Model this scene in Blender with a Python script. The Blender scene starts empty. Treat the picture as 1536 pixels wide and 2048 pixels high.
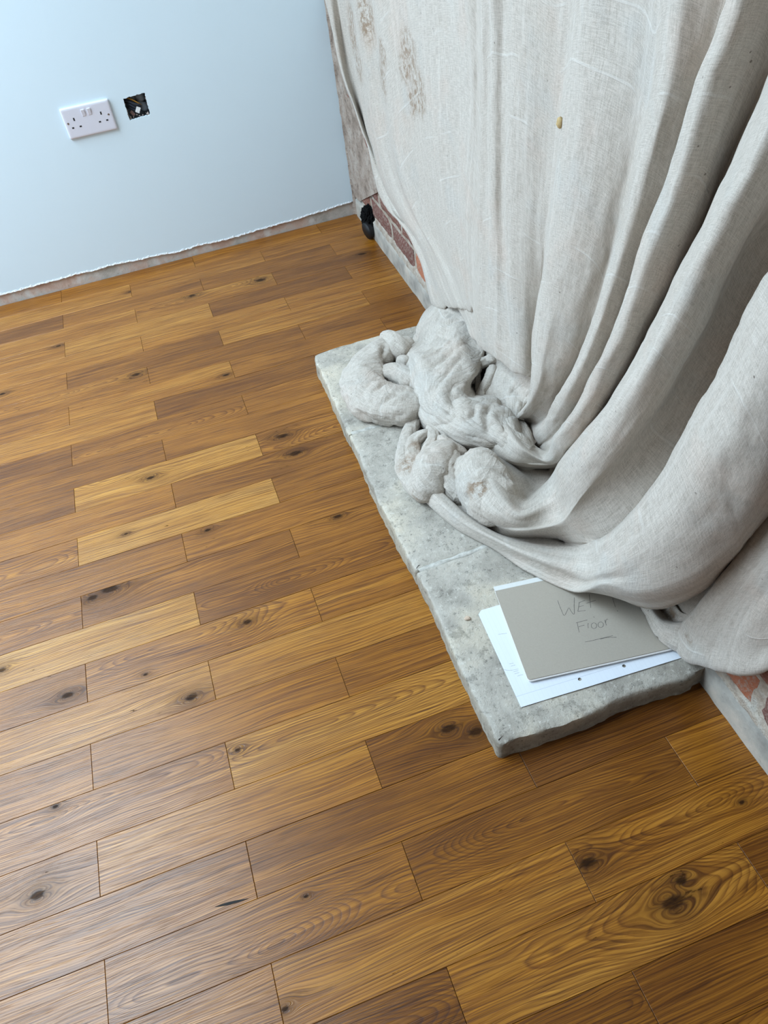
import bpy, bmesh, math, random
import numpy as np
from mathutils import Vector, noise as mnoise
random.seed(7); rng = np.random.default_rng(7)
scene = bpy.context.scene
col = scene.collection

# measured layout of the room, in metres
CAM_LOC = (0.41017,-2.66828,1.18642)
CAM_ROT = (0.782612,0.113119,-0.330871)
CAM_F = 1522.02
SCALE = 0.0913
PITCH = 0.230088
XB = 1.08373
KB = 0.0207
HZ = 0.04565
HEARTH_LEFT = [[0.6831,-0.8968],[0.6766,-0.9282],[0.6772,-0.9742],[0.6765,-1.0452],[0.6732,-1.0986],[0.6723,-1.1603],[0.6686,-1.2199],[0.6706,-1.2756],[0.6704,-1.3081],[0.6657,-1.4284],[0.6617,-1.5068],[0.6628,-1.5793],[0.6627,-1.6402],[0.663,-1.6852],[0.6652,-1.7193],[0.666,-1.7559],[0.6653,-1.8142],[0.6648,-1.8471],[0.6604,-1.912],[0.6612,-1.9504],[0.6596,-1.9928],[0.6579,-2.0333],[0.6583,-2.0649],[0.6573,-2.0975],[0.6572,-2.1197]]
HEARTH_FRONT = [[0.6572,-2.1197],[0.6605,-2.1239],[0.6768,-2.1221],[0.6998,-2.1207],[0.7241,-2.1236],[0.7576,-2.126],[0.7887,-2.1283],[0.8402,-2.1251],[0.8916,-2.1226],[0.9418,-2.1244],[0.99,-2.1293],[1.0209,-2.1277],[1.0377,-2.1277]]
HEARTH_BACK = [[0.6831,-0.8968],[0.7271,-0.8881],[0.7854,-0.8869],[0.8731,-0.8874],[0.9751,-0.8925],[1.0633,-0.8925]]
HEARTH_JOINTS = [[[0.6695,-1.2627],[0.8271,-1.2687]],[[0.6647,-1.7289],[0.8102,-1.7236]]]
PAD = [[0.74935,-2.04059],[0.98877,-0.14946],[0.14946,0.98877]]
SHEET = [[0.71747,-2.07749],[0.99779,-0.06641]]
SHEET_HOLES = [[0.1125,0.01733],[0.19292,0.01694]]
CHIP = [0.7089,-1.8753]
FOAM = [1.0057,-1.5971,0.7661]
SOCK = {'switch': [(-0.0093,0.0217),(0.0089,0.0218)],'screw': [(-0.0625,0.0015),(0.0605,0.0025)],'slot': [(-0.0418,0.0098,0.0042,0.0085),(0.0399,0.0105,0.0042,0.0085),(-0.053,-0.0124,0.0062,0.0042),(-0.0302,-0.0123,0.0062,0.0042),(0.0288,-0.012,0.0062,0.0042),(0.0512,-0.0116,0.0062,0.0042)]}
CRACK = [[0.1668,-2.1793],[0.2172,-2.186]]
PIPE = [0,-0.213]

# ---------------------------------------------------------------- camera
cd = bpy.data.cameras.new('camera'); cam = bpy.data.objects.new('camera', cd); col.objects.link(cam)
cam.location = CAM_LOC; cam.rotation_euler = CAM_ROT
cd.sensor_fit = 'VERTICAL'; cd.sensor_height = 36.0; cd.sensor_width = 27.0
cd.lens = CAM_F / 2048 * 36.0; cd.clip_start = .02; cd.clip_end = 50
scene.camera = cam
# ---------------------------------------------------------------- world, daylight, exposure
w = bpy.data.worlds.new('world'); scene.world = w; w.use_nodes = True
bg = w.node_tree.nodes['Background']; bg.inputs[0].default_value = (.62, .80, 1, 1); bg.inputs[1].default_value = 1.0
def area(name, loc, rot, sx, sy, power, color):
    l = bpy.data.lights.new(name, 'AREA'); l.shape = 'RECTANGLE'; l.size = sx; l.size_y = sy; l.energy = power; l.color = color
    o = bpy.data.objects.new(name, l); o.location = loc; o.rotation_euler = rot; col.objects.link(o); return o
area('skylight_daylight', (-1.05, -.98, 2.52), (0, 0, 0), 1.5, 2.0, 120, (.70, .865, 1))
area('garden_window_daylight', (-2.46, -1.25, 1.25), (0, math.radians(-90), 0), 1.7, 2.0, 42, (.72, .87, 1))
vs = scene.view_settings; vs.view_transform = 'Standard'; vs.look = 'None'; vs.exposure = 0.10; vs.gamma = 1.0; vs.use_curve_mapping = False

# ---------------------------------------------------------------- traced shapes
HANG = [[[1.0645,0.1615,1.38],[1.0668,0.1074,1.15],[1.0716,-0.0061,0.6677],[1.0685,-0.0591,0.589],[1.0659,-0.0957,0.5107],[1.0636,-0.1422,0.4612],[1.061,-0.2136,0.4281],[1.0582,-0.2858,0.3878],[1.0556,-0.35,0.3448],[1.0538,-0.3703,0.2851],[1.0523,-0.3984,0.2449],[1.049,-0.4916,0.2134],[1.0455,-0.6106,0.219],[1.0429,-0.6928,0.2169],[1.0408,-0.7501,0.1972],[1.0386,-0.805,0.1716],[1.037,-0.8374,0.1421],[1.0361,-0.8501,0.1181],[1.0561,-0.8501,0.1301],[1.0561,-0.8501,0.1681]],[[1.0436,-0.0864,1.38],[1.0459,-0.1097,1.15],[1.0505,-0.1559,0.6941],[1.0487,-0.179,0.6145],[1.0469,-0.2058,0.5379],[1.0452,-0.2488,0.49],[1.043,-0.3113,0.4484],[1.041,-0.3664,0.4041],[1.0389,-0.4276,0.3634],[1.0373,-0.4634,0.3107],[1.0358,-0.4998,0.2723],[1.033,-0.594,0.2484],[1.0301,-0.6997,0.2492],[1.0279,-0.7757,0.2418],[1.0261,-0.8286,0.2176],[1.0246,-0.8721,0.1913],[1.0236,-0.8946,0.1612],[1.0229,-0.9113,0.1429],[1.0529,-0.9113,0.1549],[1.0529,-0.9113,0.1929]],[[1.0656,-0.1304,1.38],[1.0679,-0.139,1.15],[1.0725,-0.1562,0.6903],[1.0689,-0.165,0.6083],[1.0651,-0.1888,0.5308],[1.0618,-0.2287,0.4751],[1.0583,-0.2837,0.4283],[1.0544,-0.3571,0.3887],[1.0506,-0.4292,0.3499],[1.0474,-0.478,0.3059],[1.044,-0.5386,0.2694],[1.04,-0.6257,0.2469],[1.036,-0.7326,0.2507],[1.0327,-0.8046,0.2384],[1.0298,-0.8554,0.2112],[1.0274,-0.8934,0.1859],[1.0255,-0.9191,0.1622],[1.0243,-0.938,0.1497],[1.0543,-0.938,0.1617],[1.0543,-0.938,0.1997]],[[1.0522,-0.3291,1.38],[1.0545,-0.3306,1.15],[1.0588,-0.3335,0.7197],[1.0557,-0.3353,0.626],[1.0514,-0.3597,0.5057],[1.047,-0.4022,0.3962],[1.0416,-0.4921,0.2975],[1.0349,-0.6647,0.2602],[1.0295,-0.8161,0.2511],[1.025,-0.9111,0.2091],[1.0214,-0.984,0.1691],[1.0514,-0.984,0.1811],[1.0514,-0.984,0.2191]],[[1.0335,-0.4116,1.38],[1.0358,-0.4352,1.15],[1.0399,-0.4768,0.7447],[1.0377,-0.5049,0.6489],[1.0359,-0.5137,0.5431],[1.0336,-0.5444,0.4373],[1.0308,-0.6112,0.3474],[1.0265,-0.7458,0.2935],[1.0227,-0.8754,0.2708],[1.0198,-0.9633,0.2276],[1.0174,-1.0309,0.188],[1.0474,-1.0309,0.2],[1.0474,-1.0309,0.238]],[[1.0467,-0.4739,1.38],[1.049,-0.4892,1.15],[1.053,-0.516,0.7484],[1.049,-0.5343,0.6525],[1.0451,-0.548,0.5495],[1.0405,-0.5923,0.4496],[1.0357,-0.6602,0.3628],[1.0298,-0.7873,0.3086],[1.0243,-0.9201,0.2824],[1.0202,-0.9984,0.2396],[1.0166,-1.0683,0.2056],[1.0466,-1.0683,0.2176],[1.0466,-1.0683,0.2556]],[[1.0237,-0.6194,1.38],[1.026,-0.6404,1.15],[1.0298,-0.6745,0.7765],[1.0287,-0.6895,0.7187],[1.0272,-0.7065,0.6268],[1.0258,-0.7154,0.5267],[1.0235,-0.7577,0.4048],[1.0199,-0.8688,0.3226],[1.0167,-0.9823,0.2911],[1.0144,-1.0586,0.2599],[1.0127,-1.1124,0.2275],[1.0427,-1.1124,0.2395],[1.0427,-1.1124,0.2775]],[[1.036,-0.7251,1.38],[1.0383,-0.741,1.15],[1.0419,-0.766,0.7883],[1.0389,-0.7827,0.7036],[1.0359,-0.7998,0.6139],[1.0325,-0.8232,0.5087],[1.0287,-0.8743,0.4182],[1.0243,-0.9543,0.336],[1.0206,-1.0381,0.2884],[1.0182,-1.0908,0.2608],[1.0163,-1.1293,0.2336],[1.0463,-1.1293,0.2456],[1.0463,-1.1293,0.2836]],[[1.0231,-1.0159,1.38],[1.0254,-1.0183,1.15],[1.0286,-1.0217,0.8295],[1.0261,-1.0247,0.7258],[1.0237,-1.0275,0.6116],[1.0213,-1.038,0.4989],[1.0187,-1.0678,0.3953],[1.0164,-1.1098,0.3279],[1.0147,-1.1451,0.2877],[1.0135,-1.1681,0.2527],[1.0435,-1.1681,0.2647],[1.0435,-1.1681,0.3027]],[[1.027,-1.1088,1.38],[1.0293,-1.1173,1.15],[1.0324,-1.1287,0.8451],[1.0282,-1.139,0.7492],[1.0242,-1.1407,0.6422],[1.0205,-1.142,0.5338],[1.017,-1.1493,0.4281],[1.0139,-1.1704,0.3434],[1.0122,-1.1876,0.3024],[1.0109,-1.199,0.2664],[1.0409,-1.199,0.2784],[1.0409,-1.199,0.3164]],[[1.0098,-1.2142,1.38],[1.0121,-1.2288,1.15],[1.0149,-1.2467,0.8661],[1.013,-1.2587,0.7999],[1.0113,-1.2615,0.7274],[1.0098,-1.2541,0.6472],[1.0086,-1.2347,0.5547],[1.0073,-1.2186,0.4537],[1.0056,-1.2253,0.3646],[1.0047,-1.2348,0.3212],[1.0041,-1.239,0.2849],[1.0241,-1.239,0.2969],[1.0241,-1.239,0.3349]],[[1.0144,-1.2375,1.38],[1.0167,-1.2503,1.15],[1.0195,-1.2659,0.8682],[1.0167,-1.2763,0.8027],[1.0142,-1.2776,0.7307],[1.0117,-1.276,0.6531],[1.01,-1.2712,0.5957],[1.0077,-1.2683,0.5091],[1.0055,-1.262,0.4212],[1.0037,-1.2577,0.3386],[1.0018,-1.2527,0.2493],[1.0168,-1.2527,0.2613],[1.0168,-1.2527,0.2993]],[[1.0087,-1.2873,1.38],[1.011,-1.2939,1.15],[1.0138,-1.3018,0.8746],[1.0117,-1.3071,0.8096],[1.0093,-1.3057,0.7236],[1.0073,-1.2963,0.6348],[1.0051,-1.2931,0.5392],[1.003,-1.2917,0.4347],[1.0014,-1.2874,0.3476],[1.0001,-1.2798,0.2643],[0.9993,-1.2753,0.21],[1.0293,-1.2753,0.222],[1.0293,-1.2753,0.26]],[[1.0139,-1.3022,1.38],[1.0162,-1.3086,1.15],[1.019,-1.3161,0.8759],[1.0153,-1.3229,0.79],[1.0117,-1.3227,0.6941],[1.0085,-1.3237,0.5973],[1.0055,-1.3238,0.5003],[1.0025,-1.3258,0.3945],[0.9998,-1.3245,0.2883],[0.9982,-1.3308,0.2263],[1.0282,-1.3308,0.2383],[1.0282,-1.3308,0.2763]],[[1.0129,-1.3246,1.38],[1.0152,-1.3334,1.15],[1.0179,-1.3438,0.8803],[1.0136,-1.3529,0.7966],[1.0096,-1.3595,0.7094],[1.0055,-1.366,0.6121],[1.0013,-1.3749,0.5016],[0.9977,-1.3826,0.4004],[0.9949,-1.3894,0.3126],[0.9928,-1.3976,0.2491],[1.0228,-1.3976,0.2611],[1.0228,-1.3976,0.2991]],[[1.0227,-1.3338,1.38],[1.025,-1.3426,1.15],[1.0277,-1.3528,0.88],[1.0232,-1.3619,0.7966],[1.0183,-1.3694,0.697],[1.0134,-1.3767,0.5863],[1.0089,-1.3877,0.4744],[1.005,-1.3998,0.3732],[1.0018,-1.4158,0.289],[1.0002,-1.4238,0.2484],[1.0302,-1.4238,0.2604],[1.0302,-1.4238,0.2984]],[[1.0137,-1.3872,1.38],[1.016,-1.3962,1.15],[1.0186,-1.4064,0.8897],[1.0148,-1.4153,0.8094],[1.0113,-1.42,0.7252],[1.0067,-1.4245,0.6048],[1.0029,-1.4333,0.4957],[0.9996,-1.4477,0.3989],[0.9968,-1.4659,0.319],[0.9951,-1.4771,0.2698],[1.0251,-1.4771,0.2818],[1.0251,-1.4771,0.3198]],[[1.0187,-1.4531,1.38],[1.021,-1.455,1.15],[1.0236,-1.4572,0.8966],[1.0211,-1.4592,0.8173],[1.0184,-1.4616,0.7225],[1.0158,-1.4596,0.615],[1.0132,-1.4666,0.5072],[1.011,-1.4766,0.4101],[1.0091,-1.4877,0.3274],[1.0077,-1.4974,0.2634],[1.0277,-1.4974,0.2754],[1.0277,-1.4974,0.3134]],[[1.0237,-1.5194,1.38],[1.026,-1.515,1.15],[1.0285,-1.5103,0.9038],[1.0292,-1.506,0.8255],[1.03,-1.5019,0.7311],[1.0308,-1.4937,0.6233],[1.0315,-1.492,0.5133],[1.0321,-1.4892,0.4103],[1.0325,-1.4894,0.3211],[1.0328,-1.4938,0.2366],[1.0448,-1.4938,0.2486],[1.0448,-1.4938,0.2866]],[[1.0246,-1.5915,1.38],[1.0269,-1.5791,1.15],[1.0293,-1.5663,0.9122],[1.0308,-1.5548,0.8374],[1.0323,-1.5405,0.753],[1.0335,-1.5339,0.6776],[1.0347,-1.5211,0.5977],[1.036,-1.5114,0.5012],[1.037,-1.5017,0.4173],[1.0383,-1.4853,0.3087],[1.0389,-1.4887,0.2338],[1.0397,-1.4615,0.1505],[1.0414,-1.3856,0.055]],[[1.0097,-1.6084,1.38],[1.012,-1.6126,1.15],[1.0143,-1.6168,0.9225],[1.0089,-1.6204,0.8551],[1.0037,-1.616,0.7793],[0.9994,-1.6145,0.7115],[0.9959,-1.608,0.6482],[0.991,-1.5997,0.5527],[0.9877,-1.588,0.475],[0.9839,-1.576,0.378],[0.981,-1.5793,0.3102],[0.9973,-1.5362,0.2158],[1.0157,-1.4254,0.075]],[[1.0007,-1.6468,1.38],[1.003,-1.6567,1.15],[1.0052,-1.6661,0.9315],[0.9998,-1.6739,0.8679],[0.9946,-1.672,0.7962],[0.9903,-1.6713,0.7318],[0.9864,-1.6657,0.6643],[0.982,-1.6572,0.5808],[0.9787,-1.6466,0.5071],[0.975,-1.6324,0.4131],[0.9721,-1.624,0.3358],[0.9951,-1.5537,0.2209],[1.0184,-1.4329,0.075]],[[1.0099,-1.688,1.38],[1.0122,-1.699,1.15],[1.0143,-1.7092,0.9365],[1.0093,-1.7175,0.8751],[1.0044,-1.7134,0.8051],[1.0004,-1.7109,0.7422],[0.9968,-1.705,0.6766],[0.9927,-1.6937,0.5941],[0.9897,-1.6795,0.5203],[0.9867,-1.6549,0.4294],[0.9839,-1.6326,0.3372],[1.0088,-1.5433,0.2012],[1.0298,-1.4199,0.06]],[[1.0212,-1.7299,1.38],[1.0235,-1.738,1.15],[1.0256,-1.7454,0.94],[1.0213,-1.7514,0.8799],[1.0171,-1.7493,0.8121],[1.0137,-1.7424,0.7493],[1.0107,-1.7332,0.6837],[1.0073,-1.7186,0.6012],[1.0048,-1.7003,0.5264],[1.0019,-1.6751,0.4261],[0.9998,-1.6385,0.3243],[1.0206,-1.5388,0.1888],[1.0386,-1.4125,0.05]],[[1.0165,-1.7832,1.38],[1.0188,-1.7828,1.15],[1.0208,-1.7825,0.9465],[1.0217,-1.7822,0.8861],[1.0227,-1.7765,0.8181],[1.0237,-1.7652,0.7543],[1.0246,-1.752,0.6873],[1.0257,-1.7347,0.6114],[1.0267,-1.715,0.5274],[1.0283,-1.6784,0.4094],[1.0302,-1.6215,0.2797],[1.0374,-1.5249,0.1437],[1.042,-1.4361,0.0613]],[[0.9976,-1.8251,1.38],[0.9999,-1.8284,1.15],[1.0018,-1.8312,0.9572],[1.0011,-1.8333,0.9388],[0.999,-1.8362,0.8815],[0.9976,-1.8293,0.833],[0.996,-1.8131,0.7622],[0.9945,-1.8054,0.6949],[0.9932,-1.7825,0.6124],[0.992,-1.7551,0.5201],[0.9913,-1.7201,0.4268],[0.991,-1.6749,0.3331],[1.0104,-1.5886,0.1989],[1.0227,-1.5124,0.0986],[1.0271,-1.4862,0.06]],[[0.991,-1.8557,1.38],[0.9933,-1.8599,1.15],[0.9951,-1.8634,0.9632],[0.9941,-1.866,0.9362],[0.9924,-1.8656,0.8874],[0.9909,-1.8584,0.838],[0.9894,-1.846,0.7748],[0.9881,-1.8339,0.7139],[0.9867,-1.8128,0.6313],[0.9855,-1.787,0.5401],[0.9847,-1.7512,0.4428],[0.9844,-1.7061,0.346],[1.0051,-1.6148,0.2094],[1.0185,-1.5344,0.1053],[1.0239,-1.4999,0.06]],[[1.0047,-1.8734,1.38],[1.007,-1.8743,1.15],[1.0089,-1.875,0.9626],[1.0074,-1.8756,0.9261],[1.0055,-1.8702,0.8756],[1.004,-1.8596,0.827],[1.0024,-1.8493,0.7679],[1.001,-1.8359,0.7081],[0.9994,-1.8136,0.6266],[0.998,-1.786,0.5314],[0.9969,-1.7509,0.4307],[0.9964,-1.7058,0.3306],[1.0112,-1.6207,0.2],[1.0213,-1.5434,0.097],[1.0252,-1.5074,0.055]],[[1.0205,-1.8992,1.38],[1.0228,-1.8924,1.15],[1.0247,-1.8868,0.9617],[1.0238,-1.8826,0.9244],[1.0228,-1.8733,0.8754],[1.0218,-1.8625,0.8154],[1.0209,-1.8518,0.7581],[1.0202,-1.8366,0.6966],[1.0195,-1.8118,0.6163],[1.0189,-1.7791,0.5124],[1.0186,-1.7423,0.4103],[1.0187,-1.6924,0.3046],[1.0219,-1.6189,0.1831],[1.0244,-1.5473,0.0875],[1.0255,-1.5144,0.05]],[[1.0262,-1.919,1.38],[1.0285,-1.9085,1.15],[1.0304,-1.8999,0.9627],[1.0307,-1.8934,0.9251],[1.0313,-1.8773,0.8772],[1.0319,-1.8612,0.8099],[1.0324,-1.849,0.7481],[1.0329,-1.8308,0.6874],[1.0337,-1.8045,0.605],[1.0348,-1.766,0.4884],[1.0357,-1.7322,0.3921],[1.0369,-1.6842,0.2879],[1.0254,-1.6254,0.1763],[1.0184,-1.5658,0.0885],[1.0154,-1.515,0.05]],[[0.9752,-1.9688,1.38],[0.9775,-1.9611,1.15],[0.9792,-1.9555,0.98],[0.9779,-1.9507,0.9548],[0.9758,-1.9358,0.9086],[0.9724,-1.9214,0.8263],[0.9709,-1.9121,0.7833],[0.9687,-1.8842,0.7017],[0.9671,-1.8751,0.646],[0.965,-1.8434,0.5399],[0.9641,-1.8118,0.4696],[0.9632,-1.7655,0.3657],[0.9813,-1.6745,0.2307],[0.9951,-1.5871,0.11],[0.9864,-1.5415,0.12],[0.9937,-1.4631,0.11],[1.0036,-1.3849,0.09]],[[0.9645,-2.0048,1.38],[0.9668,-1.9978,1.15],[0.9685,-1.9929,0.9875],[0.9671,-1.9886,0.9631],[0.9649,-1.9733,0.9152],[0.9617,-1.9593,0.8406],[0.96,-1.9501,0.7954],[0.9578,-1.926,0.7199],[0.9563,-1.9125,0.6636],[0.9542,-1.8846,0.5668],[0.9533,-1.8554,0.4976],[0.9522,-1.8111,0.3951],[0.9702,-1.72,0.2581],[0.9853,-1.6124,0.12],[0.9581,-1.5842,0.14],[0.955,-1.5192,0.14],[0.9628,-1.4415,0.12]],[[0.9885,-2.0012,1.38],[0.9908,-1.9951,1.15],[0.9925,-1.9907,0.983],[0.9901,-1.987,0.9545],[0.9864,-1.9741,0.9042],[0.9819,-1.9619,0.8352],[0.9791,-1.9513,0.7855],[0.9756,-1.9284,0.711],[0.9732,-1.9137,0.6521],[0.97,-1.8864,0.558],[0.9683,-1.8595,0.4906],[0.9661,-1.8153,0.3847],[0.98,-1.726,0.2445],[0.9922,-1.6047,0.1],[0.9493,-1.5841,0.12],[0.9398,-1.5218,0.12],[0.942,-1.4524,0.11]],[[1.0126,-1.997,1.38],[1.0149,-1.9918,1.15],[1.0166,-1.9879,0.9785],[1.0144,-1.9846,0.9454],[1.0116,-1.9706,0.8936],[1.0083,-1.9527,0.8247],[1.006,-1.9417,0.7695],[1.0035,-1.9185,0.6945],[1.0016,-1.9015,0.6306],[0.9993,-1.8699,0.5349],[0.998,-1.8388,0.4582],[0.9967,-1.7906,0.3477],[0.9956,-1.7177,0.2322],[0.9954,-1.6097,0.1],[0.946,-1.5819,0.1],[0.9311,-1.5197,0.085],[0.9289,-1.45,0.07]],[[1.0243,-2.0309,1.38],[1.0266,-2.0125,1.15],[1.0284,-1.9981,0.97],[1.0286,-1.9866,0.9302],[1.029,-1.9659,0.8817],[1.0295,-1.9424,0.81],[1.0298,-1.9267,0.7519],[1.0304,-1.8999,0.672],[1.0308,-1.8803,0.6076],[1.0315,-1.8478,0.5118],[1.0323,-1.8064,0.4111],[1.0334,-1.7529,0.2939],[1.0272,-1.689,0.1877],[1.0216,-1.5787,0.05],[0.9686,-1.5509,0.05],[0.9456,-1.5085,0.05],[0.9265,-1.4841,0.05]],[[0.9567,-2.1201,1.38],[0.959,-2.1022,1.15],[0.9604,-2.0908,1.0038],[0.9564,-2.0797,0.9704],[0.9518,-2.0672,0.9273],[0.9484,-2.0604,0.8927],[0.9447,-2.048,0.8496],[0.9408,-2.0321,0.7985],[0.937,-2.0126,0.7397],[0.9345,-2.0008,0.6966],[0.9317,-1.9823,0.6412],[0.9283,-1.9517,0.5588],[0.9338,-1.8921,0.4448],[0.9384,-1.8277,0.3363],[0.9417,-1.776,0.2495],[0.946,-1.7022,0.12],[0.9012,-1.71,0.11],[0.904,-1.6456,0.115],[0.9054,-1.5708,0.11],[0.9035,-1.5106,0.09]],[[0.9459,-2.1687,1.38],[0.9482,-2.1439,1.15],[0.9497,-2.1274,0.998],[0.9452,-2.112,0.9679],[0.9402,-2.1026,0.9305],[0.9366,-2.0963,0.9006],[0.9323,-2.0867,0.8615],[0.9277,-2.0714,0.8128],[0.923,-2.0568,0.7576],[0.92,-2.0462,0.7163],[0.9166,-2.0302,0.6646],[0.9122,-2.0049,0.5856],[0.9159,-1.9504,0.4747],[0.9192,-1.8914,0.3659],[0.9218,-1.8372,0.2703],[0.9251,-1.7576,0.14],[0.8695,-1.7606,0.14],[0.8519,-1.7102,0.145],[0.8562,-1.6356,0.14],[0.8604,-1.5576,0.12]],[[0.9676,-2.1764,1.38],[0.9699,-2.1501,1.15],[0.9716,-2.1309,0.981],[0.9668,-2.1146,0.9494],[0.9618,-2.1054,0.9124],[0.9582,-2.0979,0.8832],[0.954,-2.0867,0.8458],[0.9491,-2.0714,0.7957],[0.944,-2.0574,0.7373],[0.9406,-2.0485,0.6937],[0.9369,-2.0309,0.6378],[0.9322,-2.0054,0.5554],[0.9281,-1.9588,0.4506],[0.9253,-1.9077,0.3504],[0.9232,-1.8572,0.2552],[0.9215,-1.7779,0.125],[0.8638,-1.76,0.12],[0.8309,-1.7212,0.13],[0.8248,-1.6569,0.13],[0.8344,-1.5723,0.11]],[[1.0157,-2.1697,1.38],[1.018,-2.1382,1.15],[1.02,-2.1107,0.9495],[1.0174,-2.0911,0.9135],[1.015,-2.0781,0.8755],[1.0129,-2.0701,0.8405],[1.0105,-2.058,0.7957],[1.0081,-2.0326,0.7406],[1.0052,-2.0169,0.6707],[1.0032,-2.0057,0.6161],[1.0012,-1.9828,0.5449],[0.9984,-1.948,0.4291],[0.9705,-1.9275,0.3431],[0.951,-1.8956,0.2679],[0.9366,-1.8577,0.2009],[0.9188,-1.7852,0.1],[0.8637,-1.752,0.09],[0.8376,-1.6806,0.065],[0.8252,-1.6151,0.06],[0.827,-1.5521,0.06]],[[1.0233,-2.1855,1.38],[1.0256,-2.1537,1.15],[1.0278,-2.1236,0.9316],[1.0279,-2.1039,0.8913],[1.028,-2.0903,0.8485],[1.028,-2.0818,0.8109],[1.028,-2.0711,0.7636],[1.0281,-2.052,0.7075],[1.0283,-2.0322,0.6375],[1.0285,-2.0147,0.5718],[1.0287,-1.9938,0.5007],[1.0291,-1.965,0.3914],[0.9928,-1.9521,0.2892],[0.9651,-1.912,0.1855],[0.9498,-1.8517,0.1371],[0.9308,-1.7602,0.05],[0.8666,-1.7243,0.05],[0.8272,-1.666,0.05],[0.8043,-1.6159,0.052],[0.8007,-1.5559,0.052]],[[0.9134,-2.2744,1.38],[0.9157,-2.247,1.15],[0.9177,-2.2232,0.951],[0.9158,-2.2062,0.9154],[0.9143,-2.1947,0.8819],[0.9132,-2.188,0.8581],[0.9122,-2.178,0.8314],[0.9111,-2.1658,0.7988],[0.9097,-2.1535,0.7559],[0.9076,-2.1398,0.6847],[0.9062,-2.1205,0.6199],[0.9051,-2.108,0.5649],[0.9116,-2.0794,0.4802],[0.9168,-2.0439,0.4027],[0.9219,-2.0009,0.3188],[0.9275,-1.9423,0.2117],[0.9333,-1.859,0.1],[0.8878,-1.8097,0.085],[0.8359,-1.7435,0.08],[0.7998,-1.6679,0.08],[0.777,-1.5766,0.08],[0.7685,-1.5093,0.07]],[[0.8924,-2.2996,1.38],[0.8947,-2.2821,1.15],[0.8968,-2.2664,0.9449],[0.8956,-2.2555,0.9113],[0.8946,-2.2459,0.8787],[0.8939,-2.2365,0.8517],[0.8933,-2.2262,0.8222],[0.8925,-2.2158,0.7877],[0.8916,-2.2056,0.7423],[0.8905,-2.1927,0.6778],[0.8896,-2.1764,0.6157],[0.8889,-2.163,0.5565],[0.8931,-2.1373,0.4818],[0.8974,-2.0971,0.3943],[0.9015,-2.047,0.3042],[0.9055,-1.9857,0.2074],[0.91,-1.8999,0.11],[0.8722,-1.8396,0.095],[0.8273,-1.7619,0.085],[0.7857,-1.6834,0.085],[0.7585,-1.5899,0.085],[0.7489,-1.5204,0.08]],[[0.9019,-2.3164,1.38],[0.9042,-2.2996,1.15],[0.9064,-2.2832,0.9243],[0.9064,-2.2727,0.8889],[0.9063,-2.2644,0.8527],[0.9063,-2.2556,0.8241],[0.9063,-2.2468,0.7908],[0.9063,-2.238,0.752],[0.9063,-2.2266,0.702],[0.9063,-2.2139,0.6317],[0.9064,-2.1979,0.5677],[0.9066,-2.1802,0.5031],[0.9064,-2.1528,0.4341],[0.9065,-2.1091,0.3508],[0.907,-2.0544,0.2715],[0.9077,-1.9873,0.1851],[0.9089,-1.8966,0.08],[0.8692,-1.8309,0.07],[0.8282,-1.7597,0.065],[0.7774,-1.6677,0.065],[0.7468,-1.5701,0.065],[0.7408,-1.504,0.062]],[[0.9467,-2.2958,1.38],[0.949,-2.285,1.15],[0.9517,-2.2723,0.8787],[0.9501,-2.2656,0.8409],[0.9485,-2.2601,0.7997],[0.9475,-2.2527,0.7685],[0.9463,-2.2466,0.7302],[0.9451,-2.2382,0.6839],[0.9437,-2.228,0.6248],[0.9423,-2.2148,0.552],[0.9413,-2.1987,0.4881],[0.9406,-2.1807,0.4248],[0.9312,-2.158,0.3652],[0.9221,-2.119,0.299],[0.9141,-2.0685,0.2359],[0.9055,-1.9975,0.1757],[0.8959,-1.8966,0.062],[0.8583,-1.8306,0.056],[0.8289,-1.7535,0.051],[0.7738,-1.6483,0.051],[0.746,-1.5336,0.051],[0.7364,-1.4942,0.051]],[[1.0197,-2.2604,1.38],[1.022,-2.2511,1.15],[1.0254,-2.2373,0.8083],[1.021,-2.2316,0.7671],[1.0167,-2.2272,0.7227],[1.0134,-2.2222,0.6854],[1.0099,-2.2178,0.6424],[1.0061,-2.2084,0.5882],[1.0023,-2.1957,0.5256],[0.9994,-2.1739,0.4674],[0.9969,-2.1602,0.413],[0.9944,-2.1435,0.3499],[0.9858,-2.1224,0.275],[0.9792,-2.0896,0.2055],[0.9745,-2.0552,0.1502],[0.9686,-1.9923,0.0921],[0.9624,-1.9221,0.06],[0.9024,-1.864,0.056],[0.8566,-1.7896,0.05],[0.8108,-1.7029,0.05],[0.7777,-1.6253,0.05],[0.7591,-1.5591,0.05]]]
TURNS = [17,17,17,10,10,10,10,10,9,9,10,10,10,9,9,9,9,9,9,10,10,10,10,10,10,11,11,11,11,11,11,11,11,11,11,11,11,11,11,11,11,11,11,11,11]
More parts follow.
